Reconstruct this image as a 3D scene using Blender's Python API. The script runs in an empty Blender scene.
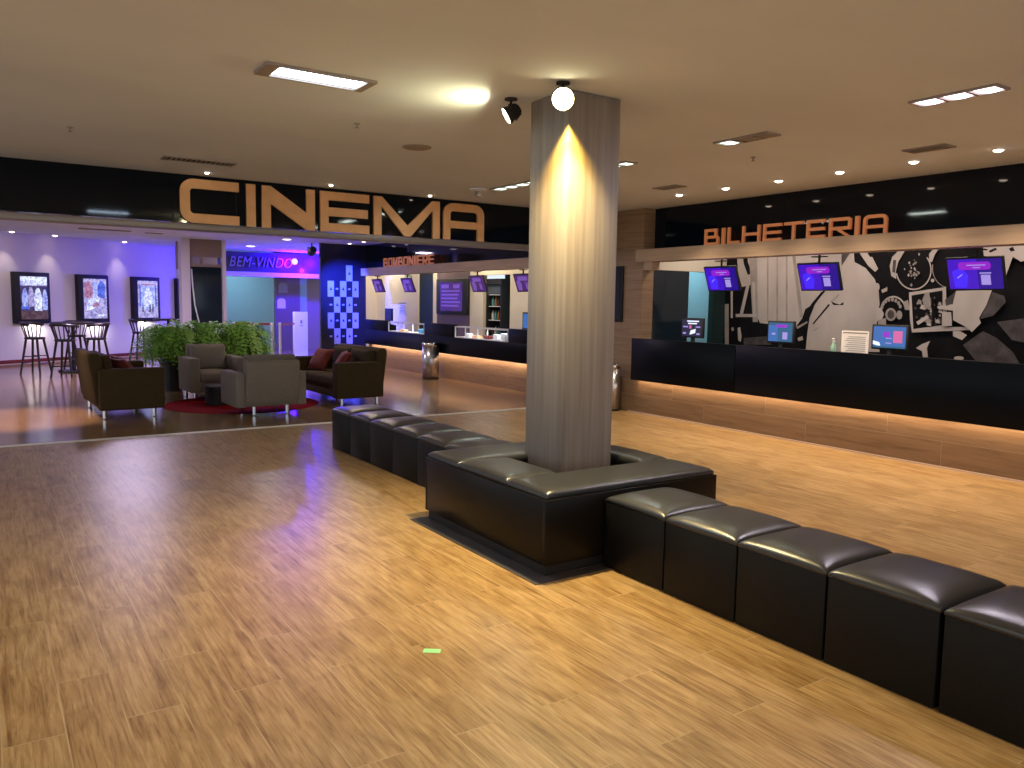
import bpy, bmesh, math, random
from mathutils import Vector, Matrix, noise
random.seed(7)
sc = bpy.context.scene
C = sc.collection
PI = math.pi
# ------------------------------------------------------------------ camera
FPX = 797.271949
YAW, PITCH, ROLL, CAMH = 0.588855808, 0.102030947, -0.0159619453, 1.6
def cam_axes():
    cy, sy, cp, sp = math.cos(YAW), math.sin(YAW), math.cos(PITCH), math.sin(PITCH)
    f = Vector((sy*cp, cy*cp, -sp)); r = Vector((cy, -sy, 0)); d = f.cross(r)
    r2 = r*math.cos(ROLL) + d*math.sin(ROLL); d2 = -r*math.sin(ROLL) + d*math.cos(ROLL)
    return r2, d2, f
RX, DN, FW = cam_axes()
cam_d = bpy.data.cameras.new('camera'); cam = bpy.data.objects.new('camera', cam_d); C.objects.link(cam)
cam_d.sensor_width = 36.0; cam_d.lens = FPX/1024*36.0; cam_d.clip_end = 200
m = Matrix((RX, -DN, -FW)).transposed().to_4x4(); m.translation = (0, 0, CAMH)
cam.matrix_world = m; sc.camera = cam
def at(x, y, ax, v):
    """the point of the plane axis=v that is seen at pixel x, y of the photograph"""
    d = RX*((x-512)/FPX) + DN*((y-384)/FPX) + FW
    o = Vector((0, 0, CAMH)); return o + d*((v-o[ax])/d[ax])
# ------------------------------------------------------------------ world, exposure
w = bpy.data.worlds.new('mall_ambient'); sc.world = w; w.use_nodes = True
bg = w.node_tree.nodes['Background']; bg.inputs[0].default_value = (0.78, 0.89, 1.0, 1); bg.inputs[1].default_value = 0.82
sc.view_settings.view_transform = 'Standard'; sc.view_settings.look = 'None'
sc.view_settings.gamma = 1.0; sc.view_settings.exposure = 0.35; sc.view_settings.use_curve_mapping = False
sc.cycles.use_denoising = True; sc.cycles.max_bounces = 8; sc.cycles.sample_clamp_indirect = 4.0
sc.cycles.caustics_reflective = False; sc.cycles.caustics_refractive = False
# ------------------------------------------------------------------ lights
def area(name, loc, size, power, col, direction=(0, 0, -1), size_y=None, spread=PI):
    l = bpy.data.lights.new(name, 'AREA'); l.energy = power; l.color = col; l.size = size
    if size_y: l.shape = 'RECTANGLE'; l.size_y = size_y
    l.spread = spread
    o = bpy.data.objects.new(name, l); C.objects.link(o); o.location = loc
    zc = -Vector(direction).normalized(); yc = (Vector((0, 1, 0))-zc*zc.y).normalized(); xc = yc.cross(zc)
    o.rotation_euler = Matrix((xc, yc, zc)).transposed().to_euler(); return o
def spot(name, loc, target, power, col, angle=60, blend=0.5, radius=0.04):
    l = bpy.data.lights.new(name, 'SPOT'); l.energy = power; l.color = col; l.spot_size = math.radians(angle)
    l.spot_blend = blend; l.shadow_soft_size = radius
    o = bpy.data.objects.new(name, l); C.objects.link(o); o.location = loc
    o.rotation_euler = (Vector(target)-Vector(loc)).to_track_quat('-Z', 'Y').to_euler(); return o
WARM = (1.0, 0.70, 0.40); COOL = (0.62, 0.78, 1.0); NEUT = (1.0, 0.82, 0.62)
# front hall: ceiling troffers (fixtures built further down), then added fill lamps without fixtures
area('troffer_light_near', (1.83, 5.02, 2.96), 0.6, 14, COOL, size_y=0.2)
area('troffer_light_right', (5.40, 2.88, 2.96), 0.17, 26, (0.95, 0.85, 1.0), size_y=0.5)
area('troffer_light_mid', (5.42, 4.82, 2.96), 0.15, 4, (0.9, 1.0, 0.85), size_y=0.15)
area('troffer_light_far', (5.42, 8.1, 2.96), 0.15, 9, (0.9, 1.0, 0.9), size_y=0.6)
area('troffer_light_column', (5.42, 6.35, 2.96), 0.15, 9, (0.9, 1.0, 0.9), size_y=0.5)
area('hall_fill_behind', (0.2, -1.6, 2.9), 1.2, 55, (1.0, 0.86, 0.66), size_y=1.2)  # this and the next two: added fill lamps out of view, brightening the hall
area('hall_fill_behind_right', (3.8, -1.8, 2.9), 1.2, 45, (1.0, 0.85, 0.70), size_y=1.2)
area('hall_fill_left', (-2.6, 3.6, 2.9), 1.2, 40, (1.0, 0.85, 0.62), size_y=1.2)
# two floodlights by the column
area('flood_light_left', (3.065, 4.775, 2.875), 0.09, 10, (1.0, 0.88, 0.46), direction=(-0.80, 0.42, -0.60))
area('flood_light_front', (3.12, 4.16, 2.83), 0.10, 40, (1.0, 0.82, 0.46), direction=(-0.15, -0.20, -1.1), spread=math.radians(120))
spot('flood_light_column', (3.205, 4.262, 2.84), (3.185, 4.262, 0), 100, (1.0, 0.62, 0.10), 100, 0.7, 0.02)
for i, y in enumerate((7.448, 6.684, 5.922, 5.158, 4.371, 3.607, 2.84)):
    spot('downlight_beam', (7.49, y, 2.97), (7.49, y, 0), 105, (1.0, 0.76, 0.52), 100, 0.9, 0.03)
# ticket office and candy bar interiors
for y in (7.9, 6.2, 4.5, 2.8): area('office_light', (9.0, y, 2.93), 0.5, 12, (1.0, 0.84, 0.74), size_y=0.9, direction=(0.25, 0, -1))
for y in (19.4, 17.0, 14.6, 12.4): area('bar_light', (8.75, y, 2.93), 0.3, 19, (1.0, 0.86, 0.64), size_y=1.2, direction=(0.2, 0, -1))
area('back_office_light', (9.4, 9.6, 2.6), 0.5, 14, (0.55, 0.85, 1.0), direction=(0, 0.4, -1))
# LED strips under the counters
area('counter_strip_light', (7.99, 4.75, 0.495), 0.04, 14, (1.0, 0.70, 0.42), size_y=7.9, direction=(0.35, 0, -1))
area('bar_strip_light', (7.99, 14.9, 0.515), 0.04, 16, (1.0, 0.70, 0.46), size_y=6.8, direction=(0.35, 0, -1))
# lounge behind the facade
area('lounge_light', (6.15, 20.4, 2.95), 0.4, 40, (0.85, 0.80, 1.0))
area('lounge_light_left', (2.4, 17.2, 2.95), 1.0, 130, (0.80, 0.66, 1.0))
area('lounge_light_front', (5.4, 13.4, 2.95), 0.8, 30, (1.0, 0.80, 0.66))
spot('blue_beam_header', (7.0, 19.6, 2.66), (8.1, 24, 2.70), 1500, (0.06, 0.01, 1.0), 16, 0.6, 0.05)
spot('blue_beam_panel', (6.7, 18.2, 2.72), (8.0, 19.5, 1.6), 1500, (0.03, 0.06, 1.0), 60, 0.8, 0.05)
spot('blue_beam_floor', (6.9, 19.6, 2.72), (7.3, 21.6, 0.4), 700, (0.05, 0.03, 1.0), 50, 0.8, 0.05)
spot('violet_fill_posters', (2.9, 20.1, 2.90), (4.4, 24.0, 1.9), 40, (0.30, 0.10, 1.0), 60, 1.0, 0.05)  # added lamp without a fixture, tints the right end of the poster wall
spot('lounge_downlight_beam', (0.3, 11.9, 2.97), (0.35, 12.0, 0), 480, (1.0, 0.66, 0.40), 50, 0.7, 0.04)
def glow(name, loc, power, col, r=0.06):
    l = bpy.data.lights.new(name, 'POINT'); l.energy = power; l.color = col; l.shadow_soft_size = r
    o = bpy.data.objects.new(name, l); C.objects.link(o); o.location = loc
glow('blue_wash', (7.85, 23.55, 2.70), 420, (0.03, 0.0, 1.0)); glow('blue_wash_right', (8.7, 23.5, 2.70), 260, (0.03, 0.0, 1.0)); glow('pink_wash', (8.30, 23.86, 2.46), 5, (1.0, 0.03, 0.5), 0.03)
area('entrance_light', (6.9, 25.8, 2.9), 0.8, 26, (0.50, 0.82, 1.0))
# ------------------------------------------------------------------ materials
def lin(c):
    return tuple(((x/255)/12.92 if x/255 <= 0.04045 else ((x/255+0.055)/1.055)**2.4) for x in c)
def mat(name, col, rough=0.5, metal=0.0, spec=0.5, var=0.0, scale=(8, 8, 8), bump=0.0, coat=0.0, emit=None, es=0.0, alpha=None):
    m = bpy.data.materials.new(name); m.use_nodes = True; nt = m.node_tree; b = nt.nodes['Principled BSDF']
    b.inputs['Base Color'].default_value = (*col, 1); b.inputs['Roughness'].default_value = rough
    b.inputs['Metallic'].default_value = metal; b.inputs['Specular IOR Level'].default_value = spec
    b.inputs['Coat Weight'].default_value = coat; b.inputs['Coat Roughness'].default_value = 0.08
    if emit: b.inputs['Emission Color'].default_value = (*emit, 1); b.inputs['Emission Strength'].default_value = es
    if var or bump:
        tc = nt.nodes.new('ShaderNodeTexCoord'); mp = nt.nodes.new('ShaderNodeMapping'); mp.inputs['Scale'].default_value = scale
        nz = nt.nodes.new('ShaderNodeTexNoise'); nz.inputs['Scale'].default_value = 1; nz.inputs['Detail'].default_value = 5
        nt.links.new(tc.outputs['Object'], mp.inputs[0]); nt.links.new(mp.outputs[0], nz.inputs['Vector'])
        if var:
            r = nt.nodes.new('ShaderNodeValToRGB'); r.color_ramp.elements[0].position = 0.3; r.color_ramp.elements[1].position = 0.7
            r.color_ramp.elements[0].color = (*[c*(1-var) for c in col], 1); r.color_ramp.elements[1].color = (*[min(1, c*(1+var)) for c in col], 1)
            nt.links.new(nz.outputs['Fac'], r.inputs[0]); nt.links.new(r.outputs[0], b.inputs['Base Color'])
        if bump:
            bp = nt.nodes.new('ShaderNodeBump'); bp.inputs['Strength'].default_value = bump; bp.inputs['Distance'].default_value = 0.01
            nt.links.new(nz.outputs['Fac'], bp.inputs['Height']); nt.links.new(bp.outputs[0], b.inputs['Normal'])
    return m
def plank_mat(name, base, dark, light, rough, seam, grain=(34, 1.6, 1), bw=1.22, bh=0.2, swap=True, streak=1.0, rvar=0.1, mottle=0):
    m = bpy.data.materials.new(name); m.use_nodes = True; nt = m.node_tree; b = nt.nodes['Principled BSDF']; N = nt.nodes.new; L = nt.links.new
    tc = N('ShaderNodeTexCoord'); sp = N('ShaderNodeSeparateXYZ'); cb = N('ShaderNodeCombineXYZ'); L(tc.outputs['Object'], sp.inputs[0])
    if swap: L(sp.outputs['Y'], cb.inputs['X']); L(sp.outputs['X'], cb.inputs['Y'])
    else: L(sp.outputs['Y'], cb.inputs['X']); L(sp.outputs['Z'], cb.inputs['Y'])
    br = N('ShaderNodeTexBrick'); br.offset = 0.37; br.inputs['Scale'].default_value = 1; br.inputs['Brick Width'].default_value = bw
    br.inputs['Row Height'].default_value = bh; br.inputs['Mortar Size'].default_value = 0.0025; br.inputs['Mortar Smooth'].default_value = 0.3; br.inputs['Bias'].default_value = 0
    br.inputs['Color1'].default_value = (0.25, 0.25, 0.25, 1); br.inputs['Color2'].default_value = (0.75, 0.75, 0.75, 1); br.inputs['Mortar'].default_value = (0.5, 0.5, 0.5, 1)
    L(cb.outputs[0], br.inputs['Vector'])
    # grain: noise stretched along the plank, offset per plank
    off = N('ShaderNodeVectorMath'); off.operation = 'MULTIPLY_ADD'; off.inputs[1].default_value = (7, 3, 5); L(br.outputs['Color'], off.inputs[0]); L(tc.outputs['Object'], off.inputs[2])
    mp = N('ShaderNodeMapping'); mp.inputs['Scale'].default_value = grain; L(off.outputs[0], mp.inputs[0])
    nz = N('ShaderNodeTexNoise'); nz.inputs['Scale'].default_value = 1; nz.inputs['Detail'].default_value = 6; nz.inputs['Roughness'].default_value = 0.65; nz.inputs['Distortion'].default_value = 0.6
    L(mp.outputs[0], nz.inputs['Vector'])
    rp = N('ShaderNodeValToRGB'); e = rp.color_ramp.elements; e[0].position = 0.30; e[0].color = (*dark, 1); e[1].position = 0.72; e[1].color = (*light, 1)
    k = e.new(0.47); k.color = (*base, 1); L(nz.outputs['Fac'], rp.inputs[0])
    n2 = N('ShaderNodeTexNoise'); n2.inputs['Scale'].default_value = 0.9; n2.inputs['Detail'].default_value = 3; L(tc.outputs['Object'], n2.inputs['Vector'])
    # per plank tone
    mx = N('ShaderNodeMix'); mx.data_type = 'RGBA'; mx.blend_type = 'MULTIPLY'; mx.inputs[0].default_value = 1
    tone = N('ShaderNodeValToRGB'); tone.color_ramp.elements[0].color = (0.84, 0.83, 0.80, 1); tone.color_ramp.elements[1].color = (1.1, 1.1, 1.12, 1)
    L(br.outputs['Color'], tone.inputs[0]); L(rp.outputs[0], mx.inputs[6]); L(tone.outputs[0], mx.inputs[7])
    ms = N('ShaderNodeMix'); ms.data_type = 'RGBA'; L(br.outputs['Fac'], ms.inputs[0]); L(mx.outputs[2], ms.inputs[6]); ms.inputs[7].default_value = (*seam, 1)
    out = ms.outputs[2]
    if mottle:   # blotches and long thin darker veins
        for sc_, lo, hi, c_ in (((6, 2.6, 1), 0.42, 0.66, (0.74, 0.69, 0.60)), ((34, 1.1, 1), 0.54, 0.70, (0.70, 0.62, 0.53)), ((1.1, 0.8, 1), 0.3, 0.7, (1.14, 1.14, 1.16))):
            m3 = N('ShaderNodeMapping'); m3.inputs['Scale'].default_value = sc_; L(off.outputs[0], m3.inputs[0])
            n3 = N('ShaderNodeTexNoise'); n3.inputs['Scale'].default_value = 1; n3.inputs['Detail'].default_value = 4; n3.inputs['Distortion'].default_value = 0.8; L(m3.outputs[0], n3.inputs['Vector'])
            r3 = N('ShaderNodeValToRGB'); r3.color_ramp.elements[0].position = lo; r3.color_ramp.elements[0].color = (1, 1, 1, 1); r3.color_ramp.elements[1].position = hi; r3.color_ramp.elements[1].color = (*c_, 1); L(n3.outputs['Fac'], r3.inputs[0])
            x3 = N('ShaderNodeMix'); x3.data_type = 'RGBA'; x3.blend_type = 'MULTIPLY'; x3.inputs[0].default_value = 1; L(out, x3.inputs[6]); L(r3.outputs[0], x3.inputs[7]); out = x3.outputs[2]
    L(out, b.inputs['Base Color'])
    mr = N('ShaderNodeMapRange'); mr.inputs['To Min'].default_value = rough-rvar/2; mr.inputs['To Max'].default_value = rough+rvar/2; L(n2.outputs['Fac'], mr.inputs['Value']); L(mr.outputs[0], b.inputs['Roughness']); b.inputs['Specular IOR Level'].default_value = 0.36 if mottle else 0.5
    bp = N('ShaderNodeBump'); bp.inputs['Strength'].default_value = 0.12; bp.inputs['Distance'].default_value = 0.004; L(nz.outputs['Fac'], bp.inputs['Height']); L(bp.outputs[0], b.inputs['Normal'])
    return m
M = {}
M['floor'] = plank_mat('honey_plank', (0.40, 0.25, 0.10), (0.23, 0.125, 0.042), (0.55, 0.38, 0.19), 0.33, (0.50, 0.37, 0.20), grain=(64, 4, 1), mottle=1)
M['floor_far'] = plank_mat('polished_plank_tile', (0.30, 0.18, 0.09), (0.22, 0.13, 0.07), (0.36, 0.24, 0.13), 0.14, (0.20, 0.12, 0.07), grain=(30, 2, 1), bw=1.2, bh=0.6, rvar=0.05)
M['wallwood'] = plank_mat('oak_panel', (0.33, 0.21, 0.12), (0.24, 0.15, 0.085), (0.42, 0.29, 0.18), 0.45, (0.20, 0.12, 0.07), grain=(1, 1.2, 26), bw=2.4, bh=1.2, swap=False)
M['basewood'] = plank_mat('counter_base_wood', (0.25, 0.155, 0.085), (0.17, 0.10, 0.052), (0.31, 0.205, 0.12), 0.35, (0.36, 0.27, 0.18), grain=(1, 1.4, 22), bw=1.6, bh=0.27, swap=False)
M['column'] = mat('greige_laminate', (0.24, 0.19, 0.15), 0.48, var=0.0)
def column_nodes(m):
    nt = m.node_tree; b = nt.nodes['Principled BSDF']; N = nt.nodes.new; L = nt.links.new
    tc = N('ShaderNodeTexCoord'); mp = N('ShaderNodeMapping'); mp.inputs['Scale'].default_value = (26, 26, 0.8); L(tc.outputs['Object'], mp.inputs[0])
    nz = N('ShaderNodeTexNoise'); nz.inputs['Scale'].default_value = 1; nz.inputs['Detail'].default_value = 5; L(mp.outputs[0], nz.inputs['Vector'])
    rp = N('ShaderNodeValToRGB'); e = rp.color_ramp.elements; e[0].position = 0.32; e[0].color = (0.22, 0.185, 0.155, 1); e[1].position = 0.68; e[1].color = (0.31, 0.27, 0.225, 1)
    L(nz.outputs['Fac'], rp.inputs[0]); L(rp.outputs[0], b.inputs['Base Color'])
column_nodes(M['column'])
M['band'] = mat('band_laminate', (0.52, 0.38, 0.26), 0.5, var=0.12, scale=(20, 1.5, 20))
M['ceiling'] = mat('ceiling_paint', (0.76, 0.83, 0.96), 0.9, var=0.05, scale=(0.5, 0.9, 1))
M['black_gloss'] = mat('black_gloss_panel', (0.004, 0.007, 0.013), 0.05, spec=0.25)
M['black_box'] = mat('dark_lacquer', (0.007, 0.0055, 0.004), 0.30, spec=0.15)
M['counter'] = mat('black_counter_laminate', (0.002, 0.003, 0.005), 0.30, spec=0.1)
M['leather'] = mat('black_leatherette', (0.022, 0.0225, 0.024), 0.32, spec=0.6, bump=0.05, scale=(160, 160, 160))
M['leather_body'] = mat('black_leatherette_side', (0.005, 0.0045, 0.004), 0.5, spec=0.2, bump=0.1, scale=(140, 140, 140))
M['black'] = mat('matt_black', (0.008, 0.008, 0.009), 0.6)
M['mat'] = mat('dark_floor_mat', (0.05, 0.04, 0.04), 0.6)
M['steel'] = mat('brushed_steel', (0.55, 0.55, 0.58), 0.30, metal=1.0)
M['chrome'] = mat('chrome', (0.8, 0.8, 0.83), 0.08, metal=1.0)
M['rail'] = mat('grey_metal_rail', (0.30, 0.27, 0.26), 0.4, metal=0.3)
M['copper'] = mat('copper_letter_face', (0.92, 0.51, 0.225), 0.42, metal=0.15, var=0.06)
M['copper2'] = mat('orange_copper_letter', (0.72, 0.30, 0.12), 0.4, metal=0.1, emit=(1.0, 0.30, 0.10), es=0.10)
M['white_wall'] = mat('lilac_white_paint', (0.72, 0.66, 0.72), 0.8, var=0.02, scale=(1, 1, 1))
M['cream'] = mat('cream_paint', (0.80, 0.72, 0.56), 0.75, var=0.02, scale=(1, 1, 1))
M['brown'] = mat('brown_panel', (0.17, 0.12, 0.10), 0.5, var=0.08, scale=(12, 12, 0.8))
M['taupe'] = mat('taupe_paint', (0.30, 0.23, 0.18), 0.8)
M['navy'] = mat('navy_panel', (0.012, 0.014, 0.035), 0.35)
M['header_dark'] = mat('dark_satin_header', (0.050, 0.046, 0.070), 0.4)
M['white'] = mat('white_plastic', (0.80, 0.80, 0.82), 0.4)
M['silver_text'] = mat('silver_letter', (0.30, 0.28, 0.32), 0.4, metal=0.3)
M['cyan_wall'] = mat('pale_cyan_paint', (0.36, 0.52, 0.56), 0.7)
M['dark_green'] = mat('dark_green_panel', (0.012, 0.028, 0.026), 0.4, spec=0.3)
M['dark_glass'] = mat('dark_tinted_door', (0.012, 0.022, 0.032), 0.08)
M['red'] = mat('red_belt', (0.42, 0.015, 0.03), 0.6)
M['rug'] = mat('red_shag', (0.20, 0.004, 0.008), 1.0, spec=0.05, var=0.3, scale=(50, 50, 50), bump=0.6)
M['brown_fabric'] = mat('olive_brown_fabric', (0.060, 0.040, 0.018), 0.9, spec=0.2, var=0.15, scale=(60, 60, 60), bump=0.1)
M['grey_fabric'] = mat('warm_grey_fabric', (0.23, 0.20, 0.17), 0.9, spec=0.2, var=0.12, scale=(60, 60, 60), bump=0.1)
M['red_fabric'] = mat('rust_red_fabric', (0.17, 0.022, 0.015), 0.8, var=0.2, scale=(30, 30, 30))
M['darkwood'] = mat('near_black_wood', (0.018, 0.012, 0.012), 0.35)
M['leaf'] = mat('fern_green', (0.20, 0.42, 0.06), 0.55, var=0.35, scale=(7, 7, 7))
M['leaf'].node_tree.nodes['Principled BSDF'].inputs['Transmission Weight'].default_value = 0.0
M['planter'] = mat('dark_planter', (0.015, 0.015, 0.018), 0.3)
M['soil'] = mat('potting_soil', (0.03, 0.018, 0.01), 0.95, bump=0.5, scale=(40, 40, 40))
M['lamp_cool'] = mat('cool_diffuser', (0.9, 0.9, 0.9), 0.5, emit=(0.72, 0.86, 1.0), es=5)
M['lamp_pink'] = mat('pinkish_diffuser', (0.9, 0.9, 0.9), 0.5, emit=(1.0, 0.86, 1.0), es=3.2)
M['lamp_green'] = mat('greenish_diffuser', (0.9, 0.9, 0.9), 0.5, emit=(0.8, 1.0, 0.86), es=1.6)
M['lamp_warm'] = mat('warm_lens', (0.9, 0.9, 0.9), 0.5, emit=(1.0, 0.80, 0.62), es=12)
M['lamp_off'] = mat('unlit_louvre', (0.32, 0.29, 0.26), 0.5)
M['flood_glass'] = mat('flood_glass', (1, 1, 1), 0.3, emit=(1.0, 0.90, 0.60), es=8)
M['flood_glass2'] = mat('flood_glass_bright', (1, 1, 1), 0.3, emit=(1.0, 0.84, 0.42), es=13)
M['pink_lens'] = mat('pink_lens', (1, 0.3, 0.6), 0.4, emit=(1.0, 0.22, 0.62), es=3)
M['grille'] = mat('beige_grille', (0.36, 0.31, 0.27), 0.6)
M['green_tape'] = mat('green_tape', (0.34, 0.85, 0.34), 0.5)
M['glass'] = mat('clear_glass', (0.85, 0.92, 0.95), 0.03)
M['glass'].node_tree.nodes['Principled BSDF'].inputs['Transmission Weight'].default_value = 1.0
M['paper'] = mat('white_paper', (0.80, 0.76, 0.74), 0.7)
M['ink'] = mat('grey_print', (0.28, 0.26, 0.27), 0.7)
M['bottle'] = mat('clear_green_bottle', (0.25, 0.42, 0.35), 0.15)
def em(name, col, s): return mat(name, (0.02, 0.02, 0.02), 0.25, emit=col, es=s)
M['s_blue'] = em('screen_violet', (0.055, 0.003, 0.62), 0.7)
M['s_deep'] = em('screen_deep_blue', (0.022, 0.001, 0.36), 0.55)
M['s_pink'] = em('screen_magenta', (0.30, 0.01, 0.62), 0.75)
M['s_lilac'] = em('screen_lilac', (0.42, 0.32, 0.85), 0.7)
M['s_glow'] = em('screen_bright_blue', (0.05, 0.015, 1.0), 0.9)
M['s_teal'] = em('screen_teal', (0.01, 0.10, 0.22), 0.8)
M['s_sky'] = em('screen_sky', (0.03, 0.13, 0.42), 0.8)
M['s_white'] = em('screen_white', (0.75, 0.80, 1.0), 0.95)
M['s_red'] = em('screen_rose', (0.75, 0.14, 0.40), 0.7)
M['s_dark'] = em('screen_dark', (0.02, 0.02, 0.07), 0.5)
M['s_purple_dim'] = em('screen_dim_purple', (0.09, 0.02, 0.20), 0.5)
M['s_purple_mid'] = em('screen_mid_purple', (0.22, 0.10, 0.48), 0.6)
M['m_light'] = mat('mural_light', (0.56, 0.48, 0.43), 0.6, var=0.14, scale=(1, 2.2, 1.1))
M['m_mid'] = mat('mural_mid', (0.38, 0.32, 0.28), 0.6, var=0.2, scale=(4, 4, 4))
M['m_grey'] = mat('mural_grey', (0.07, 0.056, 0.054), 0.6, var=0.5, scale=(9, 9, 9))
M['m_dark'] = mat('mural_dark', (0.007, 0.006, 0.007), 0.6, spec=0.15, var=0.4, scale=(5, 5, 5))
# ------------------------------------------------------------------ mesh helpers
class MB:
    def __init__(s): s.v = []; s.f = []; s.mi = []; s.cur = 0
    def add(s, vs, fs):
        o = len(s.v); s.v += [tuple(p) for p in vs]; s.f += [tuple(i+o for i in q) for q in fs]; s.mi += [s.cur]*len(fs); return s
    def box(s, x0, x1, y0, y1, z0, z1):
        return s.add([(x, y, z) for z in (z0, z1) for y in (y0, y1) for x in (x0, x1)],
                     [(0, 2, 3, 1), (4, 5, 7, 6), (0, 1, 5, 4), (2, 6, 7, 3), (0, 4, 6, 2), (1, 3, 7, 5)])
    def tube(s, pts, r, n=10, caps=True):
        pts = [Vector(p) for p in pts]; rs = r if isinstance(r, (list, tuple)) else [r]*len(pts); vs = []; fs = []
        ref = None
        for i, p in enumerate(pts):
            t = (pts[min(i+1, len(pts)-1)]-pts[max(i-1, 0)]).normalized()
            if ref is None: ref = t.orthogonal().normalized()
            a = (ref-t*ref.dot(t)).normalized(); b = t.cross(a); ref = a
            vs += [p+a*math.cos(2*PI*k/n)*rs[i]+b*math.sin(2*PI*k/n)*rs[i] for k in range(n)]
        for i in range(len(pts)-1):
            for k in range(n): fs.append((i*n+k, i*n+(k+1) % n, (i+1)*n+(k+1) % n, (i+1)*n+k))
        if caps: fs.append(tuple(range(n-1, -1, -1))); fs.append(tuple((len(pts)-1)*n+k for k in range(n)))
        return s.add(vs, fs)
    def lathe(s, prof, c=(0, 0, 0), n=32):
        vs = [(c[0]+r*math.cos(2*PI*k/n), c[1]+r*math.sin(2*PI*k/n), c[2]+z) for r, z in prof for k in range(n)]; fs = []
        for i in range(len(prof)-1):
            for k in range(n): fs.append((i*n+k, i*n+(k+1) % n, (i+1)*n+(k+1) % n, (i+1)*n+k))
        fs.append(tuple(range(n-1, -1, -1))); fs.append(tuple((len(prof)-1)*n+k for k in range(n)))
        return s.add(vs, fs)
    def prism(s, poly, o, u, v, d):
        """polygon (2D) in the plane o + a*u + b*v, thickened by the vector d"""
        o, u, v, d = map(Vector, (o, u, v, d)); n = len(poly)
        A = [o+u*a+v*b for a, b in poly]; B = [p+d for p in A]
        fs = [tuple(range(n)), tuple(range(2*n-1, n-1, -1))]+[(i, i+n, (i+1) % n+n, (i+1) % n) for i in range(n)]
        return s.add(A+B, fs)
    def build(s, name, mats, parent=None, smooth=False, bevel=0.0, seg=2, sub=0):
        me = bpy.data.meshes.new(name); me.from_pydata(s.v, [], s.f)
        for mm in (mats if isinstance(mats, (list, tuple)) else [mats]): me.materials.append(mm)
        for p, i in zip(me.polygons, s.mi): p.material_index = i
        bm = bmesh.new(); bm.from_mesh(me); bmesh.ops.recalc_face_normals(bm, faces=bm.faces); bm.to_mesh(me); bm.free()
        if smooth:
            for p in me.polygons: p.use_smooth = True
        o = bpy.data.objects.new(name, me); C.objects.link(o)
        if parent: o.parent = parent
        if bevel:
            b = o.modifiers.new('bevel', 'BEVEL'); b.width = bevel; b.segments = seg; b.limit_method = 'ANGLE'; b.angle_limit = 0.6
            for p in me.polygons: p.use_smooth = True
            me.set_sharp_from_angle(angle=0.7) if seg < 2 else None
        if sub:
            ss = o.modifiers.new('sub', 'SUBSURF'); ss.levels = sub; ss.render_levels = sub
        return o
def tag(o, label, cat, group=None, kind=None):
    o['label'] = label; o['category'] = cat
    if group: o['group'] = group
    if kind: o['kind'] = kind
    return o
def empty(name, loc=(0, 0, 0), rz=0, label=None, cat=None, group=None):
    o = bpy.data.objects.new(name, None); C.objects.link(o); o.location = loc; o.rotation_euler = (0, 0, rz); o.empty_display_size = 0.1
    if label: tag(o, label, cat, group)
    return o
def struct(o): o['kind'] = 'structure'; return o
def dup(root, loc, rz=None, label=None, group=None):
    r = root.copy(); C.objects.link(r); r.location = loc
    if rz is not None: r.rotation_euler = (0, 0, rz)
    if label: r['label'] = label
    if group: r['group'] = group
    for ch in list(root.children):
        c = ch.copy(); C.objects.link(c); c.parent = r
        for g in list(ch.children):
            d = g.copy(); C.objects.link(d); d.parent = c
    return r
def cushion(mb, x0, x1, y0, y1, z0, z1, crown=0.03, n=12, edge=0.03):
    """soft pad: rounded edges and a domed top"""
    vs = []; fs = []; W = x1-x0; D = y1-y0
    def warp(t):  # denser near the edges
        return 0.5-0.5*math.cos(PI*t)
    for j in range(n+1):
        for i in range(n+1):
            u, v = warp(i/n), warp(j/n)
            du = min(u, 1-u)*W; dv = min(v, 1-v)*D
            e = 1.0
            for q in (du, dv):
                if q < edge: e *= math.sqrt(max(0, 1-(1-q/edge)**2))
            dome = (1-(2*u-1)**4)*(1-(2*v-1)**4)
            z = z1-(edge*0.55)*(1-e)+crown*dome
            vs.append((x0+u*W, y0+v*D, z))
    for j in range(n):
        for i in range(n): a = j*(n+1)+i; fs.append((a, a+1, a+n+2, a+n+1))
    o = len(vs); ring = [i for i in range(n+1)]+[(j*(n+1)+n) for j in range(1, n+1)]+[n*(n+1)+i for i in range(n-1, -1, -1)]+[j*(n+1) for j in range(n-1, 0, -1)]
    low = [(vs[i][0], vs[i][1], z0) for i in ring]; vs += low; k = len(ring)
    for i in range(k): fs.append((ring[i], o+i, o+(i+1) % k, ring[(i+1) % k]))
    fs.append(tuple(o+i for i in range(k))); return mb.add(vs, fs)
# ------------------------------------------------------------------ room shell
HC = 3.0; FY = 9.87
struct(MB().box(-7, 8.05, -7, FY, -0.1, 0).build('floor', M['floor']))
struct(MB().box(-7, 12, FY, 30, -0.1, 0).build('floor', M['floor_far']))
struct(MB().box(8.05, 12, -7, FY, -0.1, 0).build('floor', M['taupe']))
struct(MB().box(-7, 12, -7, 30, HC, HC+0.1).build('ceiling', M['ceiling']))
struct(MB().box(-7, 8.05, FY-0.045, FY+0.045, 0.0, 0.006).build('trim_1', mat('pale_divider', (0.85, 0.82, 0.76), 0.45)))
# facade header with its metal rail
struct(MB().box(-7, 8.14, FY, FY+0.16, 2.46, HC).build('wall_front', M['black_gloss'])); struct(MB().box(-7, 8.14, FY-0.02, FY+0.18, 2.375, 2.45).build('trim_2', M['rail'], bevel=0.006))
struct(MB().box(2.60, 2.606, FY-0.006, FY, 2.46, HC).build('trim_3', M['black']))
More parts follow.
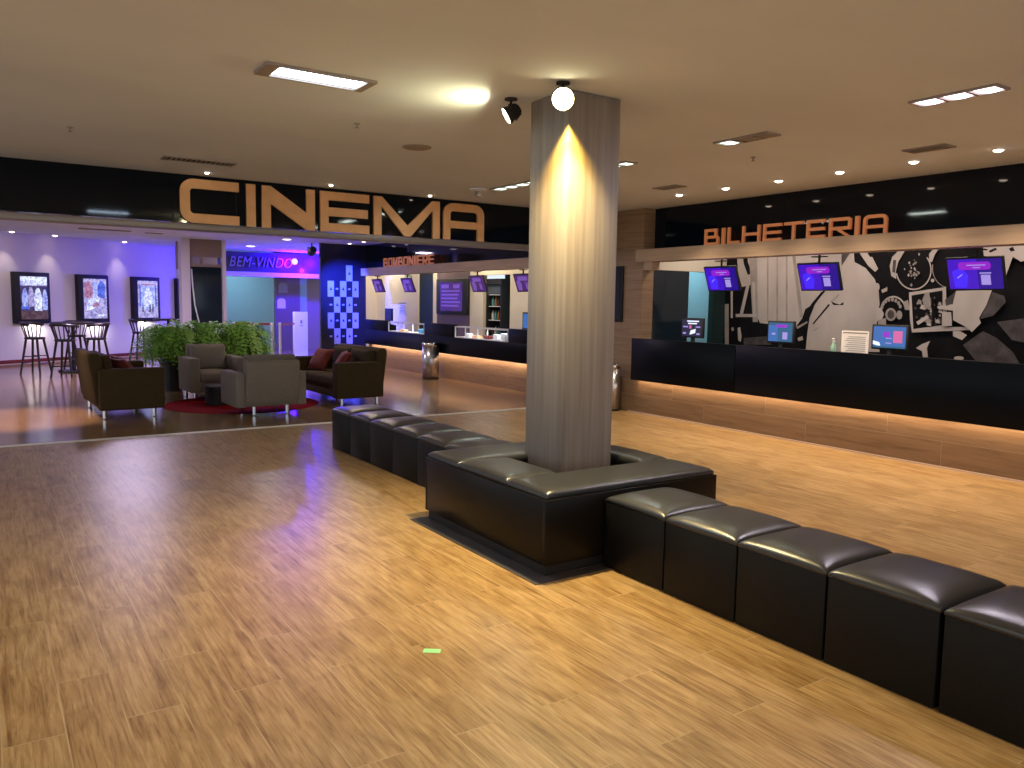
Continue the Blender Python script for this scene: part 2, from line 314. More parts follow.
# right side: wooden pier, dark header, band, base
WP = MB(); WP.box(8.14, 8.36, 8.78, 10.9, 0, HC); struct(WP.build('wall_right', M['wallwood']))
struct(MB().box(8.36, 8.46, -4, 8.85, 2.40, HC).build('wall_right', M['black_gloss']))
struct(MB().box(8.36, 8.46, 10.9, 20.6, 2.40, HC).build('wall_right', M['black_gloss']))
struct(MB().box(8.10, 8.36, -4, 8.90, 2.22, 2.40).build('trim_4', M['band'])); struct(MB().box(8.10, 8.38, 10.95, 19.1, 2.21, 2.39).build('trim_5', M['band']))
struct(MB().box(8.15, 8.30, 8.60, 8.78, 2.10, 2.22).build('trim_6', M['band']))
struct(MB().box(8.05, 8.14, -4, 9.9, 0, 0.50).build('baseboard_right', M['basewood']))
struct(MB().box(8.03, 8.05, -4, 8.9, 0, 0.018).build('trim_8', mat('pale_light_line', (0.70, 0.55, 0.42), 0.5)))  # added pale strip, its colour stands in for the line of light at the floor
struct(MB().box(8.05, 8.14, 10.6, 18.5, 0, 0.52).build('baseboard_bar', M['basewood']))
# ticket office: side wall with a door opening, back wall
sw = MB(); sw.box(8.46, 10.1, 8.85, 8.95, 2.12, HC); sw.cur = 1; sw.box(9.74, 10.1, 8.85, 8.95, 0, 2.12); sw.cur = 0
struct(sw.build('wall_office_side', [M['cream'], M['dark_green']]))
struct(MB().box(8.40, 9.19, 8.86, 8.91, 0, 2.12).build('door_1', M['dark_glass']))
struct(MB().box(8.40, 10.6, 10.4, 10.5, 0, HC).build('wall_back_office', M['cyan_wall'])); struct(MB().box(10.1, 10.2, 8.95, 10.4, 0, HC).build('wall_back_office_right', M['cyan_wall']))
struct(MB().box(10.02, 10.12, -4, 8.85, 0, HC).build('wall_office_back', M['m_dark']))
# bar: back wall in stretches
bw = MB(); 
for y0, y1 in ((18.09, 20.7), (17.09, 17.29), (14.97, 15.53), (10.9, 13.90)): bw.box(9.2, 9.3, y0, y1, 0, HC)
bw.box(8.40, 9.2, 20.6, 20.7, 0, HC); bw.box(8.36, 9.2, 10.9, 11.0, 0, HC); bw.box(9.2, 9.3, 13.9, 14.97, 2.18, HC); bw.box(9.2, 9.3, 17.29, 18.09, 2.45, HC)
struct(bw.build('wall_bar_back', M['cream']))
struct(MB().box(9.2, 9.28, 15.53, 17.09, 0, HC).build('wall_bar_panel', M['brown']))
struct(MB().box(9.24, 9.28, 17.29, 18.09, 0, 2.45).build('door_2', M['dark_green']))
struct(MB().box(9.85, 9.9, 13.7, 15.1, 0, HC).build('wall_bar_niche', M['dark_green']))
# lounge: slanted poster wall
PD = Vector((0.8387, 0.5446, 0)); PN = Vector((0.5446, -0.8387, 0)); PP = Vector((0.4, 21.45, 0))
def pw(s, off=0.0, z=0.0): return PP+PD*s+PN*off+Vector((0, 0, z))
def pbox(mb, s0, s1, o0, o1, z0, z1):
    return mb.add([pw(s, o, z) for z in (z0, z1) for o in (o0, o1) for s in (s0, s1)], [(0, 2, 3, 1), (4, 5, 7, 6), (0, 1, 5, 4), (2, 6, 7, 3), (0, 4, 6, 2), (1, 3, 7, 5)])
struct(pbox(MB(), -6, 5.95, -0.1, 0, 0, HC).build('wall_left', M['white_wall']))
struct(pbox(MB(), -6, 5.2, 0, 0.015, 0.02, 0.10).build('baseboard_left', M['red_fabric']))
# pier, dark doorway and the entrance header
struct(MB().box(4.07, 4.27, 20.4, 20.75, 0, HC).build('wall_pier', M['white_wall'])); struct(MB().box(5.03, 5.11, 20.4, 20.6, 0, HC).build('wall_pier', M['white_wall']))
tr = MB(); tr.box(4.27, 5.03, 20.5, 20.6, 2.58, HC); tr.box(4.27, 5.03, 20.5, 20.6, 2.34, 2.41); tr.box(4.27, 4.33, 20.5, 20.6, 2.41, 2.58); tr.box(4.55, 4.60, 20.5, 20.6, 2.41, 2.58)
struct(tr.build('wall_doorway', M['taupe'])); struct(MB().box(4.27, 5.03, 20.54, 20.58, 0, 2.34).build('door_3', M['dark_glass']))
struct(MB().box(4.2, 5.2, 21.6, 21.7, 2.3, HC).build('wall_doorway_back', M['taupe']))
eh = MB(); eh.box(5.75, 9.3, 24.0, 24.15, 2.37, 2.95); struct(eh.build('wall_header', M['header_dark']))
struct(MB().box(5.75, 9.3, 24.0, 24.4, 2.24, 2.37).build('trim_7', M['white_wall']))
eb = MB(); eb.box(5.6, 8.6, 27.0, 27.1, 0, HC); struct(eb.build('wall_entrance', M['cyan_wall'])); struct(MB().box(7.60, 8.39, 24.6, 24.7, 0, HC).build('door_4', M['brown']))
struct(MB().box(5.72, 5.80, 24.1, 27, 0, HC).build('wall_entrance_left', M['cyan_wall']))
struct(MB().box(8.39, 8.65, 24.7, 24.8, 0, HC).build('wall_entrance_right', M['cyan_wall'])); struct(MB().box(8.65, 9.4, 24.75, 24.85, 0, HC).build('wall_entrance_end', M['taupe']))
struct(MB().box(4.9, 12, 28.5, 28.6, 0, HC).build('wall_far', M['taupe']))
# ------------------------------------------------------------------ column, bench box, ottomans
tag(MB().box(3.29, 3.735, 4.30, 4.74, 0, HC-0.002).build('column', M['column'], bevel=0.004), 'square greige wood-grain column rising from the middle of the bench to the ceiling', 'column')
bench = empty('planter_bench', (3.40, 4.37, 0), 0, 'large square glossy black bench box with leather pads around the wooden column', 'bench')
def bx(x0, x1, y0, y1, z0, z1): return (x0-3.40, x1-3.40, y0-4.37, y1-4.37, z0, z1)
X0, X1, Y0, Y1 = 2.68, 4.11, 3.64, 5.14
b = MB(); b.box(*bx(X0, X1, Y0, Y0+0.03, 0.07, 0.46)); b.box(*bx(X0, X1, Y1-0.03, Y1, 0.07, 0.46)); b.box(*bx(X0, X0+0.03, Y0+0.03, Y1-0.03, 0.07, 0.46)); b.box(*bx(X1-0.03, X1, Y0+0.03, Y1-0.03, 0.07, 0.46))
b.build('side_panels', M['black_box'], bench, bevel=0.003)
b = MB(); b.box(*bx(X0+0.02, X1-0.02, Y0+0.02, Y0+0.05, 0.005, 0.07)); b.box(*bx(X0+0.02, X1-0.02, Y1-0.05, Y1-0.02, 0.005, 0.07)); b.box(*bx(X0+0.02, X0+0.05, Y0+0.05, Y1-0.05, 0.005, 0.07)); b.box(*bx(X1-0.05, X1-0.02, Y0+0.05, Y1-0.05, 0.005, 0.07))
b.build('plinth', M['black'], bench)
b = MB(); b.box(*bx(X0+0.03, X1-0.03, Y0+0.03, 4.08, 0.41, 0.44)); b.box(*bx(X0+0.03, X1-0.03, 4.76, Y1-0.03, 0.41, 0.44)); b.box(*bx(X0+0.03, 3.14, 4.08, 4.76, 0.41, 0.44)); b.box(*bx(3.86, X1-0.03, 4.08, 4.76, 0.41, 0.44))
b.build('seat_board', M['black'], bench)
for q in ((X0+.015, X1-.015, Y0+.015, 4.075), (X0+.015, X1-.015, 4.70, Y1-.015), (X0+.015, 3.10, 4.08, 4.695), (3.83, X1-.015, 4.08, 4.695)):
    cushion(MB(), *bx(*q, 0, 0)[:4], 0.445, 0.505, crown=0.012, edge=0.035, n=14).build('seat_cushion', M['leather'], bench, smooth=True)
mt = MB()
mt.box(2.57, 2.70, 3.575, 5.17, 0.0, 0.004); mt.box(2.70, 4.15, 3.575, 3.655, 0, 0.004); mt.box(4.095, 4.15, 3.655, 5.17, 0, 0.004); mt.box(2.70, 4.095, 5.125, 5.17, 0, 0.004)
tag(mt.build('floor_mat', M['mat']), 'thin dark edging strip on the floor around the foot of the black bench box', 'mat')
def make_ottoman():
    r = empty('ottoman', (0, 0, 0), 0, 'x', 'ottoman', 'black cube ottomans in line with the column')
    W, D = 0.535, 0.505
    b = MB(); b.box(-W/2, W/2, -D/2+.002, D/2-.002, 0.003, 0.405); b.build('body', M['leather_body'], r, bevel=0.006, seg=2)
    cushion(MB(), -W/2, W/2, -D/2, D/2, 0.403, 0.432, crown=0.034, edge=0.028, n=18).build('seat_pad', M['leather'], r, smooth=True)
    for sx in (-1, 1):
        for sy in (-1, 1): MB().lathe([(0.02, 0), (0.02, 0.004)], (sx*.21, sy*.19, 0), 12).build('foot', M['black'], r)
    return r
ot = make_ottoman()
near = ['first ottoman in the near row, touching the black bench box', 'second black ottoman from the bench box in the near row',
        'third black ottoman from the bench box, middle of the near row', 'fourth black ottoman from the bench box in the near row', 'nearest black ottoman, cut off by the right edge of the photo']
ys = [3.370, 2.860, 2.350, 1.838, 1.318]
ot.location = (3.381, ys[0], 0.0045); ot['label'] = near[0]
for y, l in zip(ys[1:], near[1:]): dup(ot, (3.381, y, 0.0), label=l)
far = ['first black ottoman behind the bench box in the far row', 'second black ottoman behind the bench box in the far row', 'third black ottoman behind the bench box in the far row',
       'fourth black ottoman behind the bench box in the far row', 'fifth black ottoman behind the bench box, last but one of the far row', 'farthest black ottoman of the far row, nearest the two-seat sofa']
yf = [5.40, 5.905, 6.41, 6.915, 7.42, 7.925]
for y, l in zip(yf, far): dup(ot, (3.395, y, 0.0), label=l)
p = at(432, 651, 2, 0)
tp = MB().box(-0.040, 0.040, -0.021, 0.021, 0, 0.0015).build('floor_tape', M['green_tape']); tp.location = (p.x, p.y, 0.0002); tp.rotation_euler = (0, 0, -0.62)
tag(tp, 'small bright green strip of tape stuck on the wooden floor', 'tape')
# ------------------------------------------------------------------ stroke letters
def arc(cx, cy, rx, ry, a0, a1, n=7): return [(cx+rx*math.cos(math.radians(a0+(a1-a0)*i/n)), cy+ry*math.sin(math.radians(a0+(a1-a0)*i/n))) for i in range(n+1)]
def band(outer, inner): return [[outer[i], outer[i+1], inner[i+1], inner[i]] for i in range(len(outer)-1)]
def glyph(ch, w, h, t):
    """list of convex polygons in a w x h cell with stroke t"""
    R = lambda x0, x1, y0, y1: [(x0, y0), (x1, y0), (x1, y1), (x0, y1)]
    r = min(w, h)*0.30; q = max(r-t, 0.005)
    if ch == 'I': return [R(0, w, 0, h)]
    if ch == 'C':
        o = [(w, h)]+arc(r, h-r, r, r, 90, 180)+arc(r, r, r, r, 180, 270)+[(w, 0)]; i = [(w, h-t)]+arc(r, h-r, q, q, 90, 180)+arc(r, r, q, q, 180, 270)+[(w, t)]
        return band(o, i)
    if ch == 'O':
        r *= .7; q = max(r-t, .003); o = arc(r, h-r, r, r, 90, 180)+arc(r, r, r, r, 180, 270)+arc(w-r, r, r, r, 270, 360)+arc(w-r, h-r, r, r, 0, 90); i = arc(max(r, t+.003), h-max(r, t+.003), q, q, 90, 180)+arc(max(r, t+.003), max(r, t+.003), q, q, 180, 270)+arc(w-max(r, t+.003), max(r, t+.003), q, q, 270, 360)+arc(w-max(r, t+.003), h-max(r, t+.003), q, q, 0, 90)
        return band(o+[o[0]], i+[i[0]])
    if ch == 'N': return [R(0, t, 0, h), R(w-t, w, 0, h), [(t, h), (0, h), (w-t*1.0, 0), (w, 0)] if False else [(0, h), (0.0+t*.0, h-t*1.3), (w-t, 0), (w, 0), (w, t*1.3), (t*1.0, h)]]
    if ch == 'E': return [R(0, t*1.0, 0, h), R(t, w, h-t, h), R(t, w*.97, h/2-t/2, h/2+t/2), R(t, w, 0, t)]
    if ch == 'M': return [R(0, t, 0, h), R(w-t, w, 0, h), [(0, h), (t*1.05, h), (w/2, t*1.35), (w/2, 0.0), (w/2-t*.45, t*0.05)], [(w, h), (w-t*1.05, h), (w/2, t*1.35), (w/2, 0.0), (w/2+t*.45, t*0.05)]]
    if ch == 'A':
        o = [(0, 0)]+arc(r, h-r, r, r, 180, 90)+arc(w-r, h-r, r, r, 90, 0)+[(w, 0)]; i = [(t, 0)]+arc(r, h-r, q, q, 180, 90)+arc(w-r, h-r, q, q, 90, 0)+[(w-t, 0)]
        return band(o, i)+[R(t, w-t, h*.32, h*.32+t*.9)]
    if ch == 'B': return [R(0, t, 0, h), R(t, w*.85, h-t, h), R(t, w*.9, h/2-t/2, h/2+t/2), R(t, w*.9, 0, t), R(w*.85-t, w*.85, h/2+t/2, h-t), R(w-t, w, t*.5, h/2), [(w*.9, 0), (w, t*.5), (w-t, t), (w*.85, t)]]
    if ch == 'L': return [R(0, t, 0, h), R(t, w, 0, t)]
    if ch == 'H': return [R(0, t, 0, h), R(w-t, w, 0, h), R(t, w-t, h/2-t/2, h/2+t/2)]
    if ch == 'T': return [R(0, w, h-t, h), R(w/2-t/2, w/2+t/2, 0, h-t)]
    if ch == 'R': return [R(0, t, 0, h), R(t, w*.9, h-t, h), R(w-t, w, h*.42, h-t*.4), R(t, w, h*.36, h*.36+t), [(w*.35, h*.36), (w*.35+t*1.4, h*.36), (w, 0), (w-t*1.4, 0)]]
sign = empty('wall_sign', (4.0, FY, 2.70), 0, 'huge copper letters spelling CINEMA on the black header over the lounge', 'sign')
for ch, x0, x1 in (('C', 1.965, 2.626), ('I', 2.712, 2.82), ('N', 2.895, 3.555), ('E', 3.625, 4.285), ('M', 4.350, 5.325), ('A', 5.385, 6.04)):
    g = MB(); wd = x1-x0
    for i_, poly in enumerate(glyph(ch, wd, 0.50, 0.108)): g.prism(poly, (x0-4.0, -0.012, 2.455-2.70), (1, 0, 0), (0, 0, 1), (0, -0.035-0.0008*(i_ % 5), 0))
    g.build('letter_'+ch.lower(), M['copper'], sign)
s2 = empty('wall_sign', (8.21, 6.3, 2.40), 0, 'orange-lit letters spelling BILHETERIA standing on the wooden band above the ticket counter', 'sign')
for ch, y0, y1 in (('B', 7.64, 7.39), ('I', 7.34, 7.29), ('L', 7.24, 7.05), ('H', 7.00, 6.72), ('E', 6.67, 6.40), ('T', 6.36, 6.09), ('E', 6.04, 5.79), ('R', 5.74, 5.46), ('I', 5.41, 5.36), ('A', 5.31, 5.03)):
    g = MB()
    for i_, poly in enumerate(glyph(ch, y0-y1, 0.215, 0.036)): g.prism(poly, (0.0, y0-6.3, 0.002), (0, -1, 0), (0, 0, 1), (-0.03-0.0006*(i_ % 5), 0, 0))
    g.build('letter_'+ch.lower(), M['copper2'], s2)
s3 = empty('wall_sign', (8.21, 16.6, 2.39), 0, 'orange letters spelling BOMBONIERE standing on the wooden band above the snack bar', 'sign')
y = 17.93; step = (17.93-15.30)/9.6
for ch in 'BOMBONIERE':
    wd = step*(0.30 if ch == 'I' else 0.80); g = MB()
    for i_, poly in enumerate(glyph(ch, wd, 0.215, 0.037)): g.prism(poly, (0.0, y-16.6, 0.002), (0, -1, 0), (0, 0, 1), (-0.03-0.0006*(i_ % 5), 0, 0))
    g.build('letter_'+ch.lower(), M['copper2'], s3); y -= wd+step*0.2
def text_mesh(txt, size, depth, shear=0.0):
    cu = bpy.data.curves.new('t', 'FONT'); cu.body = txt; cu.size = size; cu.extrude = depth; cu.shear = shear; cu.space_character = 1.1
    o = bpy.data.objects.new('t', cu); C.objects.link(o); dg = bpy.context.evaluated_depsgraph_get(); me = bpy.data.meshes.new_from_object(o.evaluated_get(dg)); bpy.data.objects.remove(o); return me
me = text_mesh('BEM-VINDO', 0.42, 0.02, 0.3); xs = [v.co.x for v in me.vertices]; k = 1.85/(max(xs)-min(xs))
for v in me.vertices: v.co.x = (v.co.x-min(xs))*k
me.materials.append(M['silver_text']); o = bpy.data.objects.new('wall_sign', me); C.objects.link(o); o.location = (6.10, 23.975, 2.52); o.rotation_euler = (PI/2, 0, 0)
tag(o, 'silver slanted BEM-VINDO lettering on the dark header at the lounge entrance', 'sign')
# ------------------------------------------------------------------ counters
tk = empty('ticket_counter', (8.0, 4.0, 0), 0, 'long black ticket counter floating over a lit wooden base on the right', 'counter')
b = MB(); b.box(-0.07, 0.0, -8, 2.80, 0.50, 1.11); b.box(-0.07, 0.0, 2.81, 4.74, 0.50, 1.11); b.build('front_panel', M['counter'], tk, bevel=0.003)
MB().box(0.001, 0.55, -8, 4.74, 1.02, 1.055).build('worktop', M['counter'], tk); MB().box(0.001, 0.045, -8, 4.74, 0.50, 0.52).build('underside', M['black'], tk)
bc = empty('snack_counter', (8.0, 15.0, 0), 0, 'long black snack bar counter with lit wooden base beyond the facade', 'counter')
b = MB(); b.box(-0.07, 0, -4.3, 3.5, 0.53, 0.88); b.box(-0.07, 0, -4.3, -2.99, 0.88, 1.13); b.box(-0.07, 0, -1.01, 0.29, 0.88, 1.14); b.box(-0.07, 0, 2.13, 3.5, 0.88, 1.13)
b.build('front_panel', M['counter'], bc, bevel=0.003); MB().box(0.001, 0.5, -3.98, 3.5, 0.84, 0.875).build('worktop', M['counter'], bc)
def snack_case(yc, L, label, seed):
    r = empty('display_case', (7.98, yc, 0.882), 0, label, 'display case', 'snack display cases')
    h = L/2; b = MB()
    for z in (0, 0.205): b.box(-0.05, 0.20, -h, -h+0.02, z, z+0.02); b.box(-0.05, 0.20, h-0.02, h, z, z+0.02); b.box(-0.05, -0.03, -h+.02, h-.02, z, z+0.02); b.box(0.18, 0.20, -h+.02, h-.02, z, z+0.02)
    for y in (-h, h*0.1, h-0.02): b.box(-0.05, -0.03, y, y+0.02, 0.02, 0.205); b.box(0.18, 0.20, y, y+0.02, 0.02, 0.205)
    b.build('frame', M['white'], r); MB().box(-0.03, 0.18, -h+.02, h-.02, 0.0, 0.012).build('base', M['white'], r); MB().box(-0.028, 0.18, -h+.02, h-.02, 0.206, 0.212).build('glass_top', M['glass'], r)
    MB().box(-0.03, 0.275, -h+.02, h-.02, 0.19, 0.20).build('light_strip', mat('case_light', (1, 1, 1), 0.5, emit=(0.7, 0.9, 1.0), es=1.4), r) if False else None
    area('case_light', (8.06, yc, 1.075), 0.1, 3.5, (0.8, 0.92, 1.0), size_y=L*0.8)
    return r
snack_case(16.21, 1.80, 'lit white-framed glass snack case in the far half of the snack counter', 1)
snack_case(13.0, 1.94, 'lit white-framed glass snack case in the near half of the snack counter', 2)
rs = random.Random(4)
sn = [M['white'], M['red_fabric'], M['paper'], M['copper'], M['s_teal']]
def snack(y, wd, h, m_, label): 
    o = MB().box(-0.05, 0.05, -wd/2, wd/2, 0, h).build('snack_box', m_, bevel=0.004); o.location = (8.08, y, 0.8945); tag(o, label, 'box', 'snack boxes in the glass cases')
for y, wd, h, m_, l in ((12.35, .16, .13, sn[0], 'white snack box at the near end of the near glass case'), (12.62, .14, .10, sn[2], 'pale snack box, second from the near end of the near glass case'), (12.95, .2, .06, sn[1], 'low red snack box in the middle of the near glass case'),
                     (13.35, .22, .05, sn[3], 'low orange-brown snack box in the far part of the near glass case'), (13.65, .14, .08, sn[2], 'pale snack box at the far end of the near glass case'),
                     (15.65, .25, .09, mat('blue_carton', (0.10, 0.42, 0.70), 0.5), 'blue snack box at the near end of the far glass case'), (16.6, .3, .05, sn[3], 'low orange-brown snack box in the far glass case')): snack(y, wd, h, m_, l)
# ------------------------------------------------------------------ screens
def layer(mb, rects, depth=0.0015):
    """flat shapes (material index, polygon) stacked in front of the plane x = 0, facing -x; a runs along -y, b up"""
    for i, (mi, poly) in enumerate(rects):
        mb.cur = mi; d = depth*(1+i*0.4)
        mb.prism(poly, (0, 0, 0), (0, -1, 0), (0, 0, 1), (-d, 0, 0))
    return mb
def rc(a0, a1, b0, b1): return [(a0, b0), (a1, b0), (a1, b1), (a0, b1)]
def hung_screen(y, label, group, dim=False, x=8.51, cat='screen'):
    r = empty('hanging_screen', (x, y, 2.215), 0, label, cat, group); tl = math.radians(20)
    W, H = 0.57, 0.355
    b = MB(); b.box(-0.04, 0.04, -0.09, 0.09, -0.012, 0.0); b.tube([(0, 0, 0.784), (0, 0, -0.15)], 0.014); b.build('ceiling_mount', M['black'], r)
    c = MB().box(0, 0.035, -W/2, W/2, -H/2, H/2).build('casing', M['black'], r, bevel=0.006); c.location = (0.01, 0, -0.25); c.rotation_euler = (0, -tl, 0)
    mats = [M['s_deep'], M['s_blue'], M['s_pink'], M['s_lilac'], M['s_glow']] if not dim else [M['s_purple_dim'], M['s_purple_dim'], M['s_purple_mid'], M['s_purple_mid'], M['s_purple_mid']]
    a, h = W/2-0.018, H/2-0.018
    pill = arc(-a+.42*2*a*.52+.02, h*.55, 0.03, h*.26, 90, 270, 8)+arc(a*.50, h*.55, 0.03, h*.26, -90, 90, 8)
    rects = [(0, rc(-a, a, -h, h)), (1, rc(-a, a*.1, -h, h)), (4, [(-a*.8, -h*.9), (-a*.35, -h*.9), (-a*.25, -h*.1), (-a*.5, h*.45), (-a*.85, h*.2)]), (2, pill),
             (3, rc(-a*.28, a*.42, h*.56, h*.63)), (3, rc(-a*.05, a*.22, h*.40, h*.46)), (3, rc(a*.18, a*.60, h*.02, h*.10)), (3, rc(a*.22, a*.56, -h*.72, -h*.06)), (3, [(-a*.68, -h*.22), (-a*.66, -h*.28), (-a*.46, -h*.04), (-a*.48, h*.02)])]
    sc_ = layer(MB(), rects).build('screen', mats, r); sc_.location = (0.01, 0, -0.25); sc_.rotation_euler = (0, -tl, 0)
    return r
hung_screen(7.61, 'hanging purple screen above the far end of the ticket counter', 'ticket office screens'); hung_screen(6.075, 'middle hanging purple screen of the ticket office, below the BILHETERIA letters', 'ticket office screens'); hung_screen(4.24, 'hanging purple screen nearest the camera, in front of the camera mural', 'ticket office screens')
for y, l in ((19.0, 'far left hanging purple screen over the snack bar'), (17.3, 'second hanging purple screen over the snack bar, beside the green notice'), (14.08, 'third hanging purple screen over the snack bar, by the drinks fridge'), (12.42, 'hanging purple screen over the snack bar nearest the column')):
    hung_screen(y, l, 'snack bar screens', dim=True)
def desk_screen(x, y, z, W, H, rects, mats, label, rz=0.0, name='computer_monitor'):
    r = empty(name, (x, y, z), rz, label, 'monitor', 'counter monitors')
    MB().box(-0.08, 0.08, -0.11, 0.11, 0.0, 0.015).build('base', M['black'], r, bevel=0.004); MB().box(-0.01, 0.02, -0.025, 0.025, 0.015, 0.16).build('stand', M['black'], r)
    c0 = 0.10+H/2; c = MB().box(-0.02, 0.02, -W/2, W/2, c0-H/2, c0+H/2).build('casing', M['black'], r, bevel=0.006)
    s = layer(MB(), rects).build('screen', mats, r); s.location = (-0.0205, 0, c0); return r
W, H = 0.40, 0.27; a, h = W/2-.02, H/2-.02
SM = [M['s_dark'], M['s_white'], M['s_teal'], M['s_lilac'], M['s_red'], M['s_sky'], M['s_pink']]
desk_screen(8.17, 7.77, 1.055, W, H, [(0, rc(-a, a, -h, h)), (1, rc(-a*.5, a*.7, h*.72, h*.88)), (1, rc(-a*.4, a*.5, h*.45, h*.6)), (3, rc(-a*.9, -a*.4, h*.05, h*.2)), (3, rc(a*.4, a*.85, h*.05, h*.2)), (4, rc(-a*.25, -a*.05, -h*.1, h*.3)), (1, [(-a*.2, -h*.8), (a*.35, -h*.6), (a*.4, -h*.1), (-a*.1, -h*.3)]), (3, rc(a*.5, a*.8, -h*.8, -h*.6)), (3, rc(-a*.9, -a*.6, -h*.75, -h*.55))], SM, 'small black monitor with a dark screen in front of the cyan doorway')
W2, H2 = 0.39, 0.27; a, h = W2/2-.02, H2/2-.02
desk_screen(8.17, 6.31, 1.055, W2, H2, [(2, rc(-a, a, -h, h)), (5, rc(-a, -a*.2, -h, h*.7)), (6, rc(-a*.35, a*.55, h*.5, h*.8)), (3, rc(a*.2, a*.6, -h*.75, h*.0)), (3, rc(-a*.7, -a*.4, -h*.3, -h*.1))], SM, 'middle black monitor with a teal screen below the second hanging screen')
a, h = 0.205-.02, 0.135-.02
desk_screen(8.17, 4.90, 1.055, 0.41, 0.27, [(5, rc(-a, a, -h, h)), (4, rc(a*.25, a*.8, -h*.5, h*.6)), (6, rc(-a*.4, 0, 0, h*.5)), (1, [(-a, -h*.7), (-a*.5, -h*.9), (-a*.6, -h*.5), (-a, -h*.35)]), (3, rc(-a*.2, a*.15, -h*.15, -h*.05)), (3, rc(-a*.2, a*.15, -h*.6, -h*.5)), (2, rc(-a, a, -h, -h*.82))], SM, 'black monitor with a blue screen nearest the camera, beside the paper notice')
# snack bar monitors
a, h = 0.19-.02, 0.15-.02
desk_screen(8.34, 17.95, 1.005, 0.40, 0.30, [(0, rc(-a, a, -h, h))], SM, 'dark monitor at the far end of the snack counter', 0)
desk_screen(8.34, 11.95, 1.005, 0.40, 0.32, [(5, rc(-a, a, -h, h))], SM, 'monitor with a plain blue screen on the snack counter beside the column', 0)
for y in (17.95, 11.95): tag(MB().box(8.20, 8.46, y-.16, y+.16, 0.875, 1.005).build('till_box', M['black'], bevel=0.005), 'black box under the %s snack bar monitor' % ('far dark' if y > 15 else 'near blue'), 'box')
# notice and bottle on the ticket counter
n = empty('paper_notice', (8.10, 5.27, 1.055), 0, 'white printed notice in a stand beside the nearest ticket monitor', 'notice')
MB().box(-0.004, 0.004, -0.165, 0.165, 0.004, 0.29).build('sheet', M['paper'], n); b = MB()
b.box(-0.0065, -0.0045, -0.15, 0.15, 0.262, 0.275)
for k in range(9): b.box(-0.0065, -0.0045, -0.13, 0.12 - 0.02*(k % 3), 0.045+k*0.022, 0.051+k*0.022)
b.build('print', M['ink'], n); MB().box(-0.03, 0.03, -0.15, 0.15, 0, 0.004).build('stand', M['glass'], n)
bt = empty('sanitizer_bottle', (8.05, 5.50, 1.055), 0, 'small pump bottle standing left of the white notice on the ticket counter', 'bottle')
MB().lathe([(0.028, 0), (0.034, 0.01), (0.034, 0.11), (0.014, 0.145), (0.014, 0.155)], n=20).build('body', M['bottle'], bt, smooth=True); b = MB(); b.lathe([(0.016, 0.155), (0.016, 0.17)], n=16); b.tube([(0, 0, 0.17), (0, 0, 0.195)], 0.005); b.tube([(0.005, 0, 0.195), (-0.035, 0, 0.19)], 0.006); b.build('pump', M['white'], bt)
# menu board on the bar wall
mb_ = empty('menu_board', (9.195, 16.27, 1.70), 0, 'large dark screen with a purple menu on the brown wall behind the snack bar', 'menu screen'); mb_
MB().box(-0.07, 0, -0.72, 0.72, -0.40, 0.42).build('casing', M['black'], mb_, bevel=0.01)
rects = [(0, rc(-.52, .52, -.32, .34)), (1, rc(-.46, -.1, .20, .29)), (1, rc(.1, .40, .20, .29))]+[(1, rc(-.46+.02*(k % 2), .42-.06*(k % 3), .12-.085*k, .16-.085*k)) for k in range(5)]
s = layer(MB(), rects).build('screen', [M['s_purple_dim'], M['s_purple_mid']], mb_); s.location = (-0.071, 0, 0)
# notices on the bar wall
g = empty('wall_notice', (9.195, 18.62, 2.17), 0, 'green notice high on the cream wall behind the snack bar', 'notice'); MB().box(-0.006, 0, -0.20, 0.20, -0.07, 0.07).build('plate', mat('notice_green', (0.12, 0.28, 0.14), 0.6), g); b = MB(); b.box(-0.009, -0.006, -0.16, 0.16, 0.015, 0.035); b.box(-0.009, -0.006, -0.16, 0.1, -0.035, -0.015); b.build('print', M['paper'], g)
g = empty('wall_notice', (9.195, 18.95, 1.42), 0, 'white notice with grey print low on the cream snack bar wall', 'notice'); MB().box(-0.004, 0, -0.24, 0.24, -0.16, 0.16).build('sheet', M['paper'], g); b = MB(); b.box(-0.007, -0.004, -0.20, 0.20, 0.10, 0.13)
for k in range(5): b.box(-0.007, -0.004, -0.18, 0.16, -0.12+k*0.04, -0.105+k*0.04)
b.build('print', M['ink'], g)
# fridge in the niche
fr = empty('drinks_fridge', (9.45, 14.62, 0), 0, 'tall dark drinks fridge with lit shelves in the niche behind the snack bar', 'fridge')
b = MB(); b.box(0.33, 0.36, -0.30, 0.30, 0, 2.1); b.box(-0.2, 0.33, 0.27, 0.30, 0, 2.1); b.box(-0.2, 0.33, -0.30, -0.27, 0, 2.1); b.box(-0.2, 0.33, -0.27, 0.27, 2.0, 2.1); b.box(-0.2, 0.33, -.27, .27, 0, 0.12); b.build('cabinet', M['black'], fr)
for z in (0.5, 0.85, 1.2, 1.5, 1.75): MB().box(-0.15, 0.32, -0.265, 0.265, z, z+0.012).build('shelf', M['white'], fr)
area('fridge_light', (9.55, 14.62, 1.96), 0.3, 2.5, (0.9, 0.95, 1.0))
rb = random.Random(2); cols = [mat('bottle_amber', (0.30, 0.12, 0.03), 0.2), mat('bottle_dark', (0.05, 0.03, 0.03), 0.2), mat('bottle_pale', (0.5, 0.5, 0.45), 0.2), mat('bottle_teal', (0.05, 0.25, 0.25), 0.2)]
